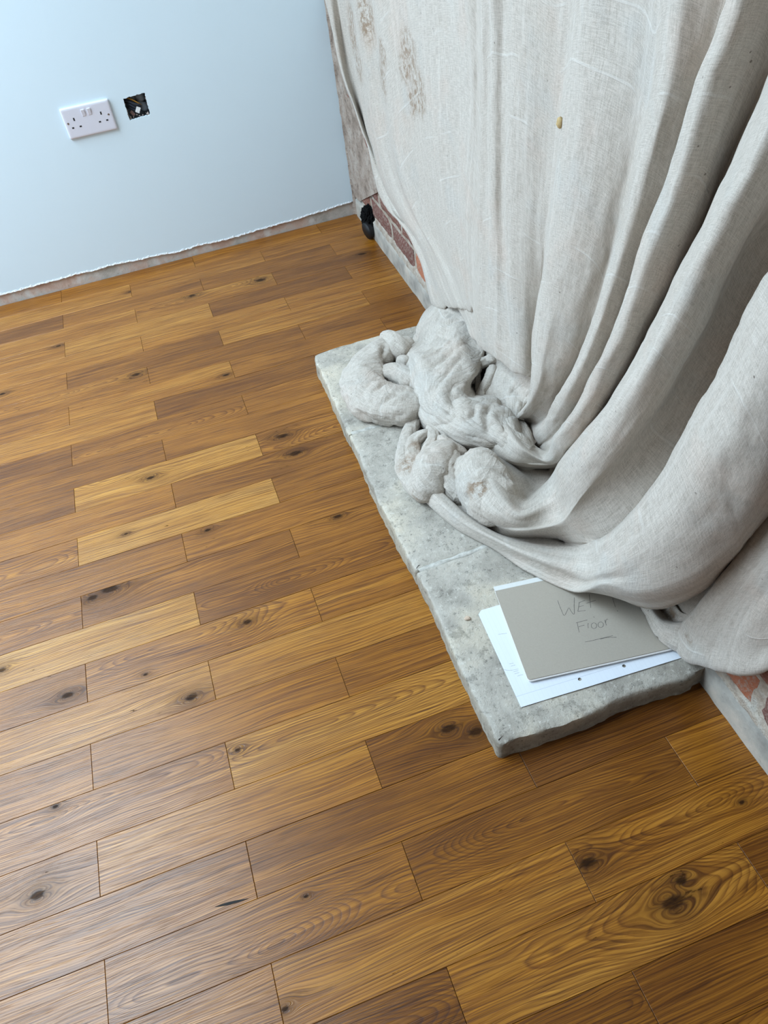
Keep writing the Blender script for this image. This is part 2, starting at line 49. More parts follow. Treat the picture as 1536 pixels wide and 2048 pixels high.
PATCH = {"flap":[[[1.038,-2.022,0.0996],[1.028,-2.023,0.0616],[1.008,-2.027,0.0496],[1.0289,-2.0184,0.077],[1.0285,-2.0395,0.1514],[1.028,-2.063,0.2307],[1.0275,-2.0888,0.3086],[1.027,-2.1111,0.379],[1.0265,-2.135,0.4579],[1.0258,-2.1724,0.5711],[1.0238,-2.1874,0.7211],[1.0218,-2.2024,1.0711]],[[1.055,-2.0583,0.1129],[1.045,-2.0593,0.0749],[1.025,-2.0633,0.0629],[1.0236,-2.0782,0.1276],[1.0221,-2.0956,0.1926],[1.0205,-2.1144,0.2693],[1.0196,-2.1321,0.3396],[1.0193,-2.1474,0.3997],[1.0189,-2.1662,0.4756],[1.0183,-2.1938,0.5793],[1.0163,-2.2088,0.7293],[1.0143,-2.2238,1.0793]],[[1.0408,-2.0675,0.1035],[1.0308,-2.0685,0.0655],[1.0108,-2.0725,0.0535],[1.0044,-2.0822,0.1211],[0.9977,-2.1041,0.1915],[0.9909,-2.1311,0.2846],[0.9841,-2.1534,0.356],[0.9838,-2.1684,0.4195],[0.9835,-2.1838,0.4913],[0.9831,-2.2037,0.5826],[0.9827,-2.2254,0.6738],[0.9807,-2.2404,0.8238],[0.9787,-2.2554,1.1738]],[[1.0382,-2.0993,0.1064],[1.0282,-2.1003,0.0684],[1.0082,-2.1043,0.0564],[1.0005,-2.1099,0.1338],[0.9927,-2.1264,0.2086],[0.9847,-2.1514,0.2983],[0.9767,-2.1743,0.3738],[0.9756,-2.1899,0.4411],[0.9746,-2.2056,0.5153],[0.9734,-2.2241,0.5994],[0.9723,-2.2435,0.69],[0.9703,-2.2585,0.84],[0.9683,-2.2735,1.19]],[[1.0352,-2.1456,0.1478],[1.0252,-2.1466,0.1098],[1.0052,-2.1506,0.0978],[0.9972,-2.152,0.1639],[0.989,-2.1623,0.245],[0.9805,-2.1832,0.3315],[0.9721,-2.2035,0.4047],[0.9708,-2.2178,0.4715],[0.9695,-2.2321,0.552],[0.9682,-2.2488,0.625],[0.9668,-2.2667,0.7081],[0.9648,-2.2817,0.8581],[0.9628,-2.2967,1.2081]],[[1.0323,-2.1912,0.1976],[1.0223,-2.1922,0.1596],[1.0023,-2.1962,0.1476],[0.9943,-2.1941,0.2087],[0.9862,-2.2006,0.2882],[0.9779,-2.2143,0.3687],[0.9695,-2.2321,0.4418],[0.9687,-2.2463,0.5096],[0.968,-2.2555,0.5738],[0.9672,-2.2696,0.6422],[0.9664,-2.2848,0.7208],[0.9644,-2.2998,0.8708],[0.9624,-2.3148,1.2208]],[[1.0317,-2.219,0.2338],[1.0217,-2.22,0.1958],[1.0017,-2.224,0.1838],[0.9931,-2.2237,0.2492],[0.9844,-2.2319,0.3281],[0.9755,-2.245,0.4055],[0.9718,-2.2583,0.4688],[0.9734,-2.2675,0.5285],[0.9749,-2.2765,0.5898],[0.9764,-2.2869,0.6525],[0.9744,-2.3019,0.8025],[0.9724,-2.3169,1.1525]],[[1.0331,-2.2487,0.2894],[1.0231,-2.2497,0.2514],[1.0031,-2.2537,0.2394],[0.995,-2.2563,0.3035],[0.9868,-2.2645,0.3777],[0.9786,-2.277,0.4501],[0.9811,-2.2847,0.5012],[0.9836,-2.2917,0.5632],[0.9861,-2.3025,0.6356],[0.9841,-2.3175,0.7856],[0.9821,-2.3325,1.1356]],[[1.0365,-2.2766,0.3581],[1.0265,-2.2776,0.3201],[1.0065,-2.2816,0.3081],[0.9963,-2.2889,0.3876],[0.9861,-2.3015,0.4829],[0.9859,-2.3091,0.5487],[0.9857,-2.3179,0.6292],[0.9837,-2.3329,0.7792],[0.9817,-2.3479,1.1292]]],"hem":[[[1.0128,-1.9649,0.054],[1.0002,-1.977,0.053],[0.9959,-2.0031,0.053],[0.9879,-2.0451,0.053],[0.9962,-2.0795,0.055],[1.0132,-2.1015,0.0496],[1.0246,-2.1334,0.0722]],[[1.0079,-1.9807,0.075],[0.9957,-1.9961,0.078],[0.9926,-2.0196,0.078],[0.9904,-2.0532,0.078],[0.9975,-2.084,0.085],[1.0101,-2.1098,0.0905],[1.0245,-2.1387,0.1027]],[[1.0142,-1.9853,0.08],[1.0012,-2.0044,0.085],[0.9961,-2.0292,0.085],[0.9982,-2.0514,0.09],[1.0048,-2.069,0.1],[1.0156,-2.0854,0.105],[1.0248,-2.1201,0.1195]],[[1.0308,-1.9784,0.0662],[1.0214,-1.9962,0.066],[1.021,-2.0152,0.066],[1.0233,-2.0328,0.066],[1.0212,-2.0565,0.088],[1.0206,-2.0822,0.1286],[1.02,-2.1127,0.1666]],[[1.0272,-2.0063,0.1168],[1.027,-2.0166,0.1068],[1.0266,-2.0348,0.1063],[1.0263,-2.0515,0.1099],[1.028,-2.0656,0.1206],[1.0286,-2.0853,0.1523],[1.0281,-2.1059,0.1927]]],"lobe":[[[1.0501,-1.0446,0.1895],[1.0524,-0.9359,0.1256],[1.047,-0.8608,0.08],[1.015,-0.8716,0.07],[0.9789,-0.9094,0.06],[0.9381,-0.9739,0.055],[0.8953,-1.0045,0.055],[0.8794,-1.0484,0.055],[0.8661,-1.1117,0.055],[0.8458,-1.1961,0.055],[0.8277,-1.2865,0.055],[0.8318,-1.3553,0.055],[0.8503,-1.4025,0.055],[0.8769,-1.4449,0.055],[0.9158,-1.4757,0.055],[0.9427,-1.4966,0.055],[0.9566,-1.5312,0.055],[0.9844,-1.5576,0.055]],[[1.05,-1.0513,0.1887],[1.0516,-0.9744,0.1364],[1.0309,-0.9595,0.12],[1.0007,-0.9842,0.115],[0.9706,-1.0155,0.105],[0.9299,-1.0694,0.1],[0.8922,-1.1068,0.11],[0.8784,-1.1438,0.11],[0.8598,-1.2075,0.11],[0.8456,-1.2711,0.105],[0.8377,-1.3365,0.1],[0.8428,-1.392,0.1],[0.8583,-1.4313,0.1],[0.8818,-1.4661,0.1],[0.9128,-1.493,0.1],[0.9367,-1.518,0.1],[0.9528,-1.5533,0.1],[0.9757,-1.5825,0.1]],[[1.0495,-1.0718,0.1921],[1.0452,-1.0438,0.165],[1.028,-1.0506,0.155],[1.0017,-1.0805,0.15],[0.9733,-1.112,0.14],[0.9395,-1.1554,0.135],[0.9078,-1.1903,0.14],[0.8868,-1.2319,0.145],[0.8694,-1.2756,0.14],[0.8561,-1.3217,0.135],[0.8573,-1.3671,0.13],[0.8683,-1.4111,0.13],[0.8818,-1.4416,0.13],[0.8992,-1.4697,0.13],[0.9228,-1.493,0.13],[0.9409,-1.5245,0.13],[0.957,-1.5588,0.125],[0.9755,-1.5866,0.12]],[[1.0489,-1.105,0.1953],[1.0492,-1.0894,0.1689],[1.0325,-1.1086,0.16],[1.0089,-1.1383,0.155],[0.9835,-1.1796,0.155],[0.9616,-1.2126,0.15],[0.9391,-1.2451,0.15],[0.9186,-1.2797,0.15],[0.8998,-1.3127,0.145],[0.8904,-1.3472,0.14],[0.893,-1.3818,0.14],[0.9024,-1.411,0.14],[0.9129,-1.4363,0.14],[0.926,-1.4549,0.14],[0.9433,-1.4792,0.14],[0.9567,-1.5107,0.14],[0.9684,-1.5469,0.135],[0.9856,-1.5756,0.12]],[[1.048,-1.1486,0.1795],[1.0477,-1.1601,0.1649],[1.0476,-1.1654,0.1495],[1.0378,-1.1872,0.145],[1.0265,-1.2093,0.14],[1.005,-1.2432,0.14],[0.9823,-1.2775,0.14],[0.9621,-1.3094,0.14],[0.9419,-1.3325,0.135],[0.9334,-1.3462,0.13],[0.9372,-1.363,0.13],[0.9462,-1.3761,0.13],[0.9582,-1.3824,0.13],[0.9698,-1.3947,0.13],[0.9784,-1.4238,0.13],[0.9885,-1.4689,0.13],[0.9916,-1.5211,0.125],[1.0017,-1.558,0.11]],[[1.0463,-1.2272,0.2221],[1.0465,-1.2171,0.1965],[1.0466,-1.2163,0.1782],[1.0467,-1.2091,0.1546],[1.0469,-1.2017,0.129],[1.0473,-1.1806,0.0888],[1.0394,-1.1783,0.06],[1.0163,-1.212,0.06],[0.9967,-1.2322,0.06],[0.988,-1.2462,0.06],[0.9933,-1.2582,0.06],[1.0029,-1.2724,0.06],[1.0141,-1.2828,0.06],[1.0261,-1.3026,0.06],[1.036,-1.332,0.06],[1.0431,-1.3819,0.0636],[1.0411,-1.4476,0.07],[1.0382,-1.505,0.07]]],"inner":[[[1.0458,-1.2525,0.105],[1.0201,-1.2886,0.1],[0.9959,-1.3273,0.09],[1.0062,-1.3378,0.07],[1.0221,-1.3587,0.055]],[[1.0449,-1.2974,0.1455],[1.024,-1.32,0.13],[1.0077,-1.3496,0.115],[1.0053,-1.3814,0.1],[1.0111,-1.4167,0.085]],[[1.0434,-1.3662,0.1931],[1.04,-1.3558,0.15],[1.0174,-1.3928,0.14],[1.0065,-1.4261,0.13],[1.0041,-1.4566,0.11]],[[1.042,-1.4347,0.2183],[1.0423,-1.4211,0.1796],[1.0367,-1.4189,0.145],[1.0186,-1.4511,0.14],[1.0123,-1.4647,0.11]],[[1.0405,-1.511,0.2535],[1.0408,-1.4932,0.2106],[1.0413,-1.4716,0.1702],[1.0386,-1.455,0.13],[1.0242,-1.4607,0.1]]],"backfold":[[[1.048,-1.1453,0.1353],[1.0482,-1.135,0.0853],[1.0226,-1.1791,0.06]],[[1.0464,-1.2255,0.1834],[1.0469,-1.2015,0.1246],[1.0358,-1.2056,0.075]],[[1.0449,-1.298,0.1952],[1.0453,-1.2744,0.1511],[1.0458,-1.2521,0.0902]],[[1.0429,-1.3919,0.2115],[1.0437,-1.3531,0.1635],[1.0446,-1.3113,0.1062]]],"underflap":[[[1.0343,-0.9369,0.2461],[1.0326,-0.9765,0.2092],[1.0309,-1.0262,0.1986],[1.0293,-1.0751,0.1942],[1.0272,-1.1353,0.1815],[1.0247,-1.2095,0.1688],[1.0447,-1.2095,0.1808],[1.0447,-1.2095,0.2188]],[[1.0318,-1.0613,0.3086],[1.0285,-1.0859,0.2688],[1.0252,-1.1279,0.2437],[1.0221,-1.1694,0.2256],[1.019,-1.2103,0.2053],[1.0157,-1.257,0.189],[1.0357,-1.257,0.201],[1.0357,-1.257,0.239]],[[1.0297,-1.1609,0.3591],[1.026,-1.1742,0.3172],[1.0222,-1.1971,0.2789],[1.0184,-1.2323,0.2529],[1.0144,-1.2733,0.2305],[1.0105,-1.3137,0.2098],[1.0305,-1.3137,0.2218],[1.0305,-1.3137,0.2598]],[[1.0279,-1.2496,0.4042],[1.0256,-1.2548,0.3549],[1.0231,-1.2687,0.308],[1.0205,-1.294,0.272],[1.018,-1.3249,0.2426],[1.0157,-1.3556,0.2169],[1.0357,-1.3556,0.2289],[1.0357,-1.3556,0.2669]]]}
STRANDS = {"loop":[[0.9321,-1.0116,0.066,0.018,0.02],[0.8909,-1.0099,0.072,0.026,0.024],[0.8508,-1.0141,0.078,0.034,0.03],[0.8101,-1.0353,0.076,0.04,0.03],[0.7707,-1.0713,0.074,0.048,0.03],[0.7453,-1.1255,0.074,0.056,0.03],[0.7519,-1.1943,0.076,0.06,0.032],[0.7823,-1.2419,0.078,0.06,0.034],[0.8166,-1.2713,0.08,0.056,0.034],[0.8524,-1.2942,0.08,0.042,0.03]],"loop_inner":[[0.8077,-1.0933,0.06,0.02,0.02],[0.8332,-1.1131,0.07,0.024,0.024],[0.8514,-1.1501,0.075,0.026,0.026],[0.864,-1.1937,0.07,0.026,0.026]],"loop_knot":[[0.8594,-1.0776,0.07,0.012,0.012],[0.8713,-1.0854,0.08,0.014,0.014],[0.8815,-1.106,0.08,0.014,0.014]],"loop_end":[[0.857,-0.9771,0.07,0.02,0.03],[0.8709,-1.0108,0.085,0.024,0.034],[0.8805,-1.0424,0.085,0.022,0.032],[0.8925,-1.0624,0.07,0.02,0.026]],"rim":[[0.837,-1.2866,0.06,0.014,0.012],[0.8054,-1.3253,0.062,0.016,0.014],[0.7763,-1.3706,0.062,0.018,0.015],[0.7542,-1.417,0.062,0.02,0.016],[0.7422,-1.464,0.064,0.022,0.017],[0.7432,-1.5043,0.064,0.024,0.018],[0.7536,-1.5374,0.066,0.03,0.022],[0.7681,-1.5654,0.066,0.034,0.024]],"hook":[[0.8303,-1.3893,0.085,0.01,0.01],[0.8079,-1.3927,0.085,0.013,0.013],[0.7862,-1.4019,0.082,0.015,0.015],[0.7697,-1.4336,0.08,0.017,0.016],[0.7629,-1.4664,0.076,0.017,0.016],[0.7629,-1.4992,0.07,0.018,0.016]],"wedge":[[0.8565,-1.4646,0.085,0.022,0.026],[0.8272,-1.4795,0.09,0.036,0.034],[0.8013,-1.5002,0.088,0.046,0.038],[0.7824,-1.5255,0.084,0.05,0.036],[0.7716,-1.5516,0.078,0.046,0.03],[0.7796,-1.5795,0.07,0.036,0.022]],"wedge_right":[[0.8465,-1.4891,0.09,0.014,0.02],[0.8317,-1.5176,0.09,0.018,0.024],[0.8149,-1.5438,0.086,0.022,0.026],[0.8131,-1.5674,0.078,0.03,0.026],[0.826,-1.5894,0.07,0.034,0.024],[0.8315,-1.6151,0.065,0.03,0.02]],"top_tuck":[[0.8362,-1.3657,0.08,0.012,0.012],[0.8238,-1.4218,0.09,0.014,0.014],[0.8056,-1.4457,0.09,0.015,0.015],[0.7841,-1.47,0.085,0.015,0.015]],"top_fold":[[0.8378,-1.4241,0.09,0.012,0.014],[0.8427,-1.4707,0.095,0.016,0.018],[0.8593,-1.4863,0.09,0.014,0.014],[0.8747,-1.4904,0.08,0.012,0.012]],"slot_edge":[[0.8977,-1.5054,0.09,0.01,0.012],[0.9078,-1.5349,0.095,0.011,0.013],[0.9133,-1.5665,0.09,0.011,0.013],[0.918,-1.5869,0.08,0.01,0.012],[0.9221,-1.6024,0.07,0.009,0.01]],"lower_roll_end":[[0.884,-1.5167,0.09,0.03,0.034],[0.8714,-1.5521,0.095,0.046,0.042],[0.863,-1.5966,0.1,0.052,0.044],[0.86,-1.6402,0.1,0.054,0.044],[0.8629,-1.681,0.1,0.05,0.04],[0.8809,-1.7054,0.09,0.04,0.03]],"arch":[[0.9999,-1.2272,0.09,0.01,0.012],[1.0059,-1.2391,0.11,0.011,0.013],[1.0197,-1.244,0.12,0.011,0.013],[1.0348,-1.2486,0.125,0.011,0.013],[1.0453,-1.2744,0.1511,0.012,0.013]],"hanger":[[1.037,-1.2721,0.12,0.012,0.014],[1.025,-1.2955,0.12,0.015,0.016],[1.0083,-1.3092,0.11,0.014,0.015],[0.9926,-1.3146,0.09,0.013,0.013],[0.9797,-1.3257,0.08,0.012,0.012]],"tangle":[[0.9866,-1.251,0.08,0.01,0.012],[0.993,-1.2558,0.1,0.01,0.012],[1.0027,-1.2517,0.1,0.008,0.01],[0.9985,-1.2719,0.085,0.008,0.01],[0.9885,-1.2973,0.08,0.008,0.01]]}
WRITING = [[[0.10314,0.14842],[0.10226,0.12763],[0.10335,0.11325],[0.11021,0.12027],[0.11687,0.12718],[0.11792,0.11863],[0.11968,0.1116],[0.12764,0.13016],[0.13426,0.14708]],[[0.13885,0.13424],[0.13419,0.12479],[0.12923,0.11554]],[[0.13784,0.13356],[0.14399,0.13474],[0.14982,0.13553]],[[0.13394,0.12463],[0.13888,0.12517],[0.14383,0.12523]],[[0.12923,0.11554],[0.13596,0.11487],[0.14337,0.11402]],[[0.16261,0.14748],[0.15879,0.13353],[0.15413,0.11696]],[[0.15028,0.1287],[0.1596,0.12971],[0.16878,0.13077]],[[0.19917,0.12718],[0.19772,0.11753],[0.19618,0.1073]],[[0.19604,0.0996],[0.19654,0.09807],[0.19695,0.09679]],[[0.11978,0.09263],[0.1175,0.083],[0.11547,0.07163]],[[0.11727,0.09239],[0.12682,0.09301],[0.13848,0.09329]],[[0.11825,0.08303],[0.1234,0.0839],[0.12941,0.0841]],[[0.13755,0.08645],[0.13515,0.08164],[0.13379,0.07613]],[[0.15145,0.09737],[0.15197,0.0963],[0.15232,0.09528]],[[0.14887,0.08362],[0.15006,0.08123],[0.14986,0.07809],[0.14834,0.07507],[0.14591,0.07302],[0.14325,0.07249],[0.1411,0.07363],[0.14004,0.07612],[0.14038,0.07928],[0.14202,0.08224],[0.14452,0.08417],[0.14717,0.08452],[0.14924,0.0832]],[[0.16086,0.08244],[0.16206,0.08011],[0.16188,0.07707],[0.16038,0.07417],[0.15797,0.0722],[0.15532,0.07171],[0.15317,0.07283],[0.1521,0.07525],[0.15242,0.07831],[0.15404,0.08116],[0.15652,0.08301],[0.15916,0.08333],[0.16123,0.08203]],[[0.16731,0.08547],[0.16676,0.07991],[0.16615,0.07372]],[[0.16694,0.0794],[0.16983,0.08478],[0.17267,0.08676],[0.17319,0.08387]],[[0.11795,0.04996],[0.1324,0.04961],[0.14717,0.05006],[0.16831,0.05036]],[[0.14505,0.04931],[0.15944,0.04876],[0.17303,0.04535]]]
SHEET_MARKS = [[[0.01776,0.14874],[0.02497,0.14754],[0.03303,0.14604]],[[0.01332,0.08454],[0.02045,0.08377]],[[0.01401,0.0793],[0.02231,0.0792]],[[-0.00264,0.07933],[0.00377,0.07449],[0.01349,0.07108],[0.0241,0.06993]],[[0.01375,0.06714],[0.02295,0.06711]],[[0.01385,0.06283],[0.02312,0.06299]],[[0.01702,0.05706],[0.02179,0.05751],[0.02698,0.05675]]]
STAINS = [[1.0302,-0.8447,0.6975,0.075],[1.0309,-0.8105,0.6648,0.05],[1.029,-0.9066,0.6356,0.07],[1.0301,-0.853,0.6012,0.045],[1.037,-0.3232,0.6514,0.1],[1.0329,-0.5205,0.7096,0.08],[1.0308,-0.3832,0.5789,0.07],[1.0248,-0.6737,0.6638,0.05],[1.0206,-0.6359,0.6009,0.07],[0.8292,-1.6547,0.14,0.035],[0.7441,-1.5577,0.07,0.03],[0.7503,-1.4647,0.07,0.04],[0.7776,-1.4258,0.08,0.03],[1.0219,-2.0214,0.06,0.03],[1.0298,-2.0274,0.0775,0.03],[1.0097,-2.1086,0.12,0.02]]
CREASES = [[[[0.9266,-1.063,0.0974],[0.9696,-1.0631,0.1182],[1.0038,-1.0913,0.1466],[1.0488,-1.1089,0.1666]],0.008],[[[0.8655,-1.1753,0.0981],[0.9104,-1.1902,0.1391],[0.9718,-1.1685,0.1438],[1.0259,-1.1477,0.1464]],0.005],[[[0.8571,-1.2256,0.0976],[0.9133,-1.2337,0.1331],[0.973,-1.2036,0.1467],[1.017,-1.1858,0.1394]],0.0045],[[[0.8603,-1.3329,0.1183],[0.8921,-1.3061,0.1377],[0.9377,-1.2686,0.138],[0.9833,-1.2322,0.1234]],0.006],[[[0.9227,-1.4982,0.1255],[0.935,-1.461,0.1328],[0.9636,-1.4188,0.1263]],0.009],[[[0.8965,-1.3497,0.1367],[0.9168,-1.3705,0.1295],[0.9431,-1.3773,0.1262]],0.007],[[[0.8999,-1.1626,0.1202],[0.9475,-1.1616,0.1332],[0.9913,-1.1377,0.1459]],0.004],[[[0.8486,-1.3152,0.1017],[0.8673,-1.3767,0.1203],[0.881,-1.4289,0.1268]],0.005],[[[0.9418,-1.5172,0.1017],[0.9527,-1.5193,0.1272],[0.9685,-1.5007,0.1352]],0.005],[[[0.8892,-1.451,0.12],[0.9105,-1.4438,0.1323],[0.9344,-1.4166,0.1296]],0.005],[[[0.7594,-1.0909,0.096],[0.7846,-1.1002,0.0873],[0.8084,-1.1226,0.0813]],0.0102],[[[0.7517,-1.2194,0.0989],[0.7929,-1.1992,0.0965],[0.8204,-1.2177,0.0887]],0.0119],[[[0.7476,-1.2685,0.0968],[0.7891,-1.258,0.0984],[0.8298,-1.2476,0.086]],0.0102],[[[0.7603,-1.1534,0.096],[0.7888,-1.1721,0.0923],[0.8165,-1.1779,0.0896]],0.0085],[[[0.7202,-1.1235,0.0965],[0.7327,-1.1586,0.0968],[0.7509,-1.1914,0.0999]],0.0068],[[[0.8475,-1.023,0.0995],[0.837,-1.0434,0.0935],[0.8214,-1.0712,0.0878]],0.0102],[[[0.7907,-1.4572,0.0964],[0.7899,-1.5148,0.1079],[0.7848,-1.5543,0.0967]],0.007],[[[0.7642,-1.499,0.0823],[0.7825,-1.5281,0.1103],[0.8121,-1.5272,0.1034]],0.006],[[[0.7608,-1.5561,0.0879],[0.7836,-1.562,0.0922],[0.8012,-1.5879,0.0941]],0.006],[[[0.7549,-1.5353,0.0828],[0.756,-1.5738,0.0863],[0.767,-1.6166,0.0907]],0.005],[[[0.8372,-1.5568,0.1003],[0.8478,-1.5979,0.1048],[0.858,-1.6642,0.1224]],0.006],[[[0.8504,-1.5338,0.0992],[0.8624,-1.5494,0.107],[0.8855,-1.5435,0.1016]],0.005],[[[0.8347,-1.6133,0.0806],[0.8492,-1.6448,0.1092],[0.8678,-1.6759,0.1285]],0.005],[[[0.7961,-1.6,0.0924],[0.8059,-1.6419,0.0895],[0.8218,-1.6932,0.101]],0.004]]
TONES = {(0,-2): (0.38,0.1),(0,0): (0.45,0.4),(0,2): (0.45,0.1),(0,4): (0.42,0.1),(1,-1): (0.62,0.1),(1,1): (0.5,0.4),(1,3): (0.48,0.4),(1,5): (0.45,0.1),(2,-2): (0.22,0.1),(2,0): (0.42,0.4),(2,2): (0.33,0.4),(2,4): (0.5,0.1),(3,-1): (0.58,0.4),(3,1): (0.55,0.95),(3,3): (0.26,0.1),(3,5): (0.38,0.4),(4,-2): (0.55,0.4),(4,0): (0.66,0.4),(4,2): (0.2,0.1),(4,4): (0.42,0.1),(5,-1): (0.55,0.1),(5,1): (0.55,0.1),(5,3): (0.52,0.4),(5,5): (0.36,0.4),(6,-2): (0.5,0.1),(6,0): (0.28,0.1),(6,2): (0.62,0.4),(6,4): (0.36,0.4),(7,-1): (0.48,0.95),(7,1): (0.3,0.1),(7,3): (0.32,0.1),(7,5): (0.3,0.4),(8,-2): (0.4,0.1),(8,0): (0.6,0.1),(8,2): (0.4,0.1),(8,4): (0.36,0.1),(9,-1): (0.62,0.1),(9,1): (0.26,0.4),(9,3): (0.36,0.4),(9,5): (0.3,0.1),(10,-2): (0.25,0.1),(10,0): (0.46,1.0),(10,2): (0.42,0.4),(11,-1): (0.32,0.4),(11,1): (0.42,0.4),(11,3): (0.38,0.1),(12,-2): (0.32,0.1),(12,0): (0.8,0.4),(12,2): (0.5,1.0),(13,-1): (0.5,0.1),(13,1): (0.34,0.4),(13,3): (0.3,0.4),(14,-2): (0.5,0.95),(14,0): (0.84,0.4),(14,2): (0.42,0.4),(15,-1): (0.38,0.4),(15,1): (0.42,0.1),(15,3): (0.28,0.4),(16,-2): (0.42,0.95),(16,0): (0.34,0.4),(16,2): (0.38,0.1),(17,-1): (0.85,0.4),(17,1): (0.3,0.95),(17,3): (0.32,0.1),(18,-2): (0.4,0.4),(18,0): (0.52,1.0),(18,2): (0.5,0.1),(19,-1): (0.66,0.4),(19,1): (0.62,0.1),(19,3): (0.38,0.1),(20,-2): (0.42,0.1),(20,0): (0.44,0.1),(20,2): (0.38,0.4),(21,-1): (0.45,0.95),(21,1): (0.76,0.95),(21,3): (0.32,0.1),(22,-2): (0.42,0.4),(22,0): (0.52,0.1),(22,2): (0.3,0.4),(22,4): (0.2,0.1),(23,-1): (0.45,0.4),(23,1): (0.33,0.1),(23,3): (0.12,0.1),(24,-2): (0.48,0.1),(24,0): (0.45,0.95),(24,2): (0.32,0.95),(24,4): (0.45,0.1),(25,-1): (0.45,0.1),(25,1): (0.56,0.4),(25,3): (0.46,0.95),(26,0): (0.28,1.0),(26,2): (0.52,0.95),(27,1): (0.32,0.95),(27,3): (0.25,0.1)}
KNOTS = {(1,-1): [(0.2248,-0.0084,0.006)],(3,1): [(-0.0419,0.0347,0.012),(0.1861,0.0155,0.014)],(7,-1): [(0.1961,0.0215,0.013)],(12,0): [(-0.0452,-0.0013,0.01)],(12,2): [(-0.1679,0.0057,0.013),(0.1947,-0.0165,0.006)],(13,1): [(0.0762,0.0176,0.014)],(3,3): [(0.0778,0.007,0.012)],(18,0): [(0.09,0.0141,0.0085),(-0.119,-0.0281,0.005)],(19,-1): [(0.1866,-0.0236,0.011)],(18,-2): [(0.1946,-0.0144,0.012)],(16,0): [(-0.1695,0.0397,0.018),(-0.2062,0.0311,0.012)],(14,0): [(-0.1207,0.0099,0.005)],(16,2): [(-0.1209,0.0364,0.009)],(15,1): [(-0.1726,0.0316,0.008)],(21,-1): [(-0.0641,0.0405,0.006)],(22,-2): [(0.135,-0.0061,0.012)],(24,0): [(0.0698,0.0221,0.004)],(25,1): [(-0.2242,-0.0157,0.006)],(26,2): [(0.0983,0.0073,0.016),(0.126,0.0281,0.009)],(25,3): [(-0.2141,0.0073,0.012),(0.0439,0.0012,0.004)],(22,2): [(-0.0904,0.0122,0.012),(-0.0495,-0.0108,0.012)],(17,-1): [(-0.1608,0.0078,0.008)],(4,-2): [(0.2116,0.0323,0.008)],(6,-2): [(0.0456,0.0253,0.009)],(8,0): [(0.2085,-0.0196,0.009)],(21,1): [(-0.2119,0.0226,0.006)],(7,5): [(-0.1528,0.0335,0.012)],(9,3): [(-0.1426,0.0268,0.008)]}

# ---------------------------------------------------------------- helpers
def tag(o, label=None, cat=None, group=None, kind=None):
    for k, v in (('label', label), ('category', cat), ('group', group), ('kind', kind)):
        if v: o[k] = v
    return o
def link(name, me, m=None, parent=None, smooth=False):
    o = bpy.data.objects.new(name, me); col.objects.link(o)
    if m and not me.materials: me.materials.append(m)
    if smooth: me.polygons.foreach_set('use_smooth', [True] * len(me.polygons))
    if parent: o.parent = parent
    return o
def empty(name, loc=(0, 0, 0)):
    o = bpy.data.objects.new(name, None); o.location = loc; o.empty_display_size = .05; col.objects.link(o); return o
def mesh(name, verts, faces):
    me = bpy.data.meshes.new(name); me.from_pydata([tuple(map(float, v)) for v in verts], [], faces); me.update(); return me
def bm_mesh(name, bm):
    bmesh.ops.recalc_face_normals(bm, faces=bm.faces)
    me = bpy.data.meshes.new(name); bm.to_mesh(me); bm.free(); return me
def box(bm, x0, x1, y0, y1, z0, z1, bev=0, seg=1):
    vs_ = [bm.verts.new(p) for p in ((x0,y0,z0),(x1,y0,z0),(x1,y1,z0),(x0,y1,z0),(x0,y0,z1),(x1,y0,z1),(x1,y1,z1),(x0,y1,z1))]
    fs = [bm.faces.new([vs_[i] for i in f]) for f in ((3,2,1,0),(4,5,6,7),(0,1,5,4),(1,2,6,5),(2,3,7,6),(3,0,4,7))]
    if bev:
        es = list({e for f in fs for e in f.edges})
        bmesh.ops.bevel(bm, geom=es, offset=bev, segments=seg, affect='EDGES', profile=.6)
def boxmesh(name, *a, **k):
    bm = bmesh.new(); box(bm, *a, **k); return bm_mesh(name, bm)
def cyl(bm, p, axis, r, h, n=16):
    """capped cylinder from p along axis"""
    a = Vector(axis).normalized(); t = a.orthogonal().normalized(); b = a.cross(t); p = Vector(p)
    r0 = [bm.verts.new(p + (t*math.cos(2*math.pi*i/n) + b*math.sin(2*math.pi*i/n))*r) for i in range(n)]
    r1 = [bm.verts.new(v.co + a*h) for v in r0]
    for i in range(n): bm.faces.new((r0[i], r0[(i+1)%n], r1[(i+1)%n], r1[i]))
    bm.faces.new(r0[::-1]); bm.faces.new(r1)
def herm(P, S, T):
    """cubic interpolation of P (n,k) with knots S at T"""
    P = np.asarray(P, float); S = np.asarray(S, float); n = len(P)
    d = np.diff(P, axis=0) / np.maximum(np.diff(S), 1e-9)[:, None]; h = np.maximum(np.diff(S), 1e-9)
    m = np.zeros_like(P); m[0] = d[0]; m[-1] = d[-1]
    if n > 2:
        w1 = h[1:]; w0 = h[:-1]
        m[1:-1] = (d[:-1]*w1[:, None] + d[1:]*w0[:, None]) / (w0 + w1)[:, None]
    k = np.clip(np.searchsorted(S, T, side='right') - 1, 0, n - 2)
    hh = h[k]; t = ((T - S[k]) / hh)[:, None]; hh = hh[:, None]
    return (P[k]*(2*t**3-3*t**2+1) + m[k]*hh*(t**3-2*t**2+t) + P[k+1]*(-2*t**3+3*t**2) + m[k+1]*hh*(t**3-t**2))
def arc(P):
    P = np.asarray(P, float); s = np.r_[0, np.cumsum(np.linalg.norm(np.diff(P, axis=0), axis=1))]
    return s + np.arange(len(s)) * 1e-6
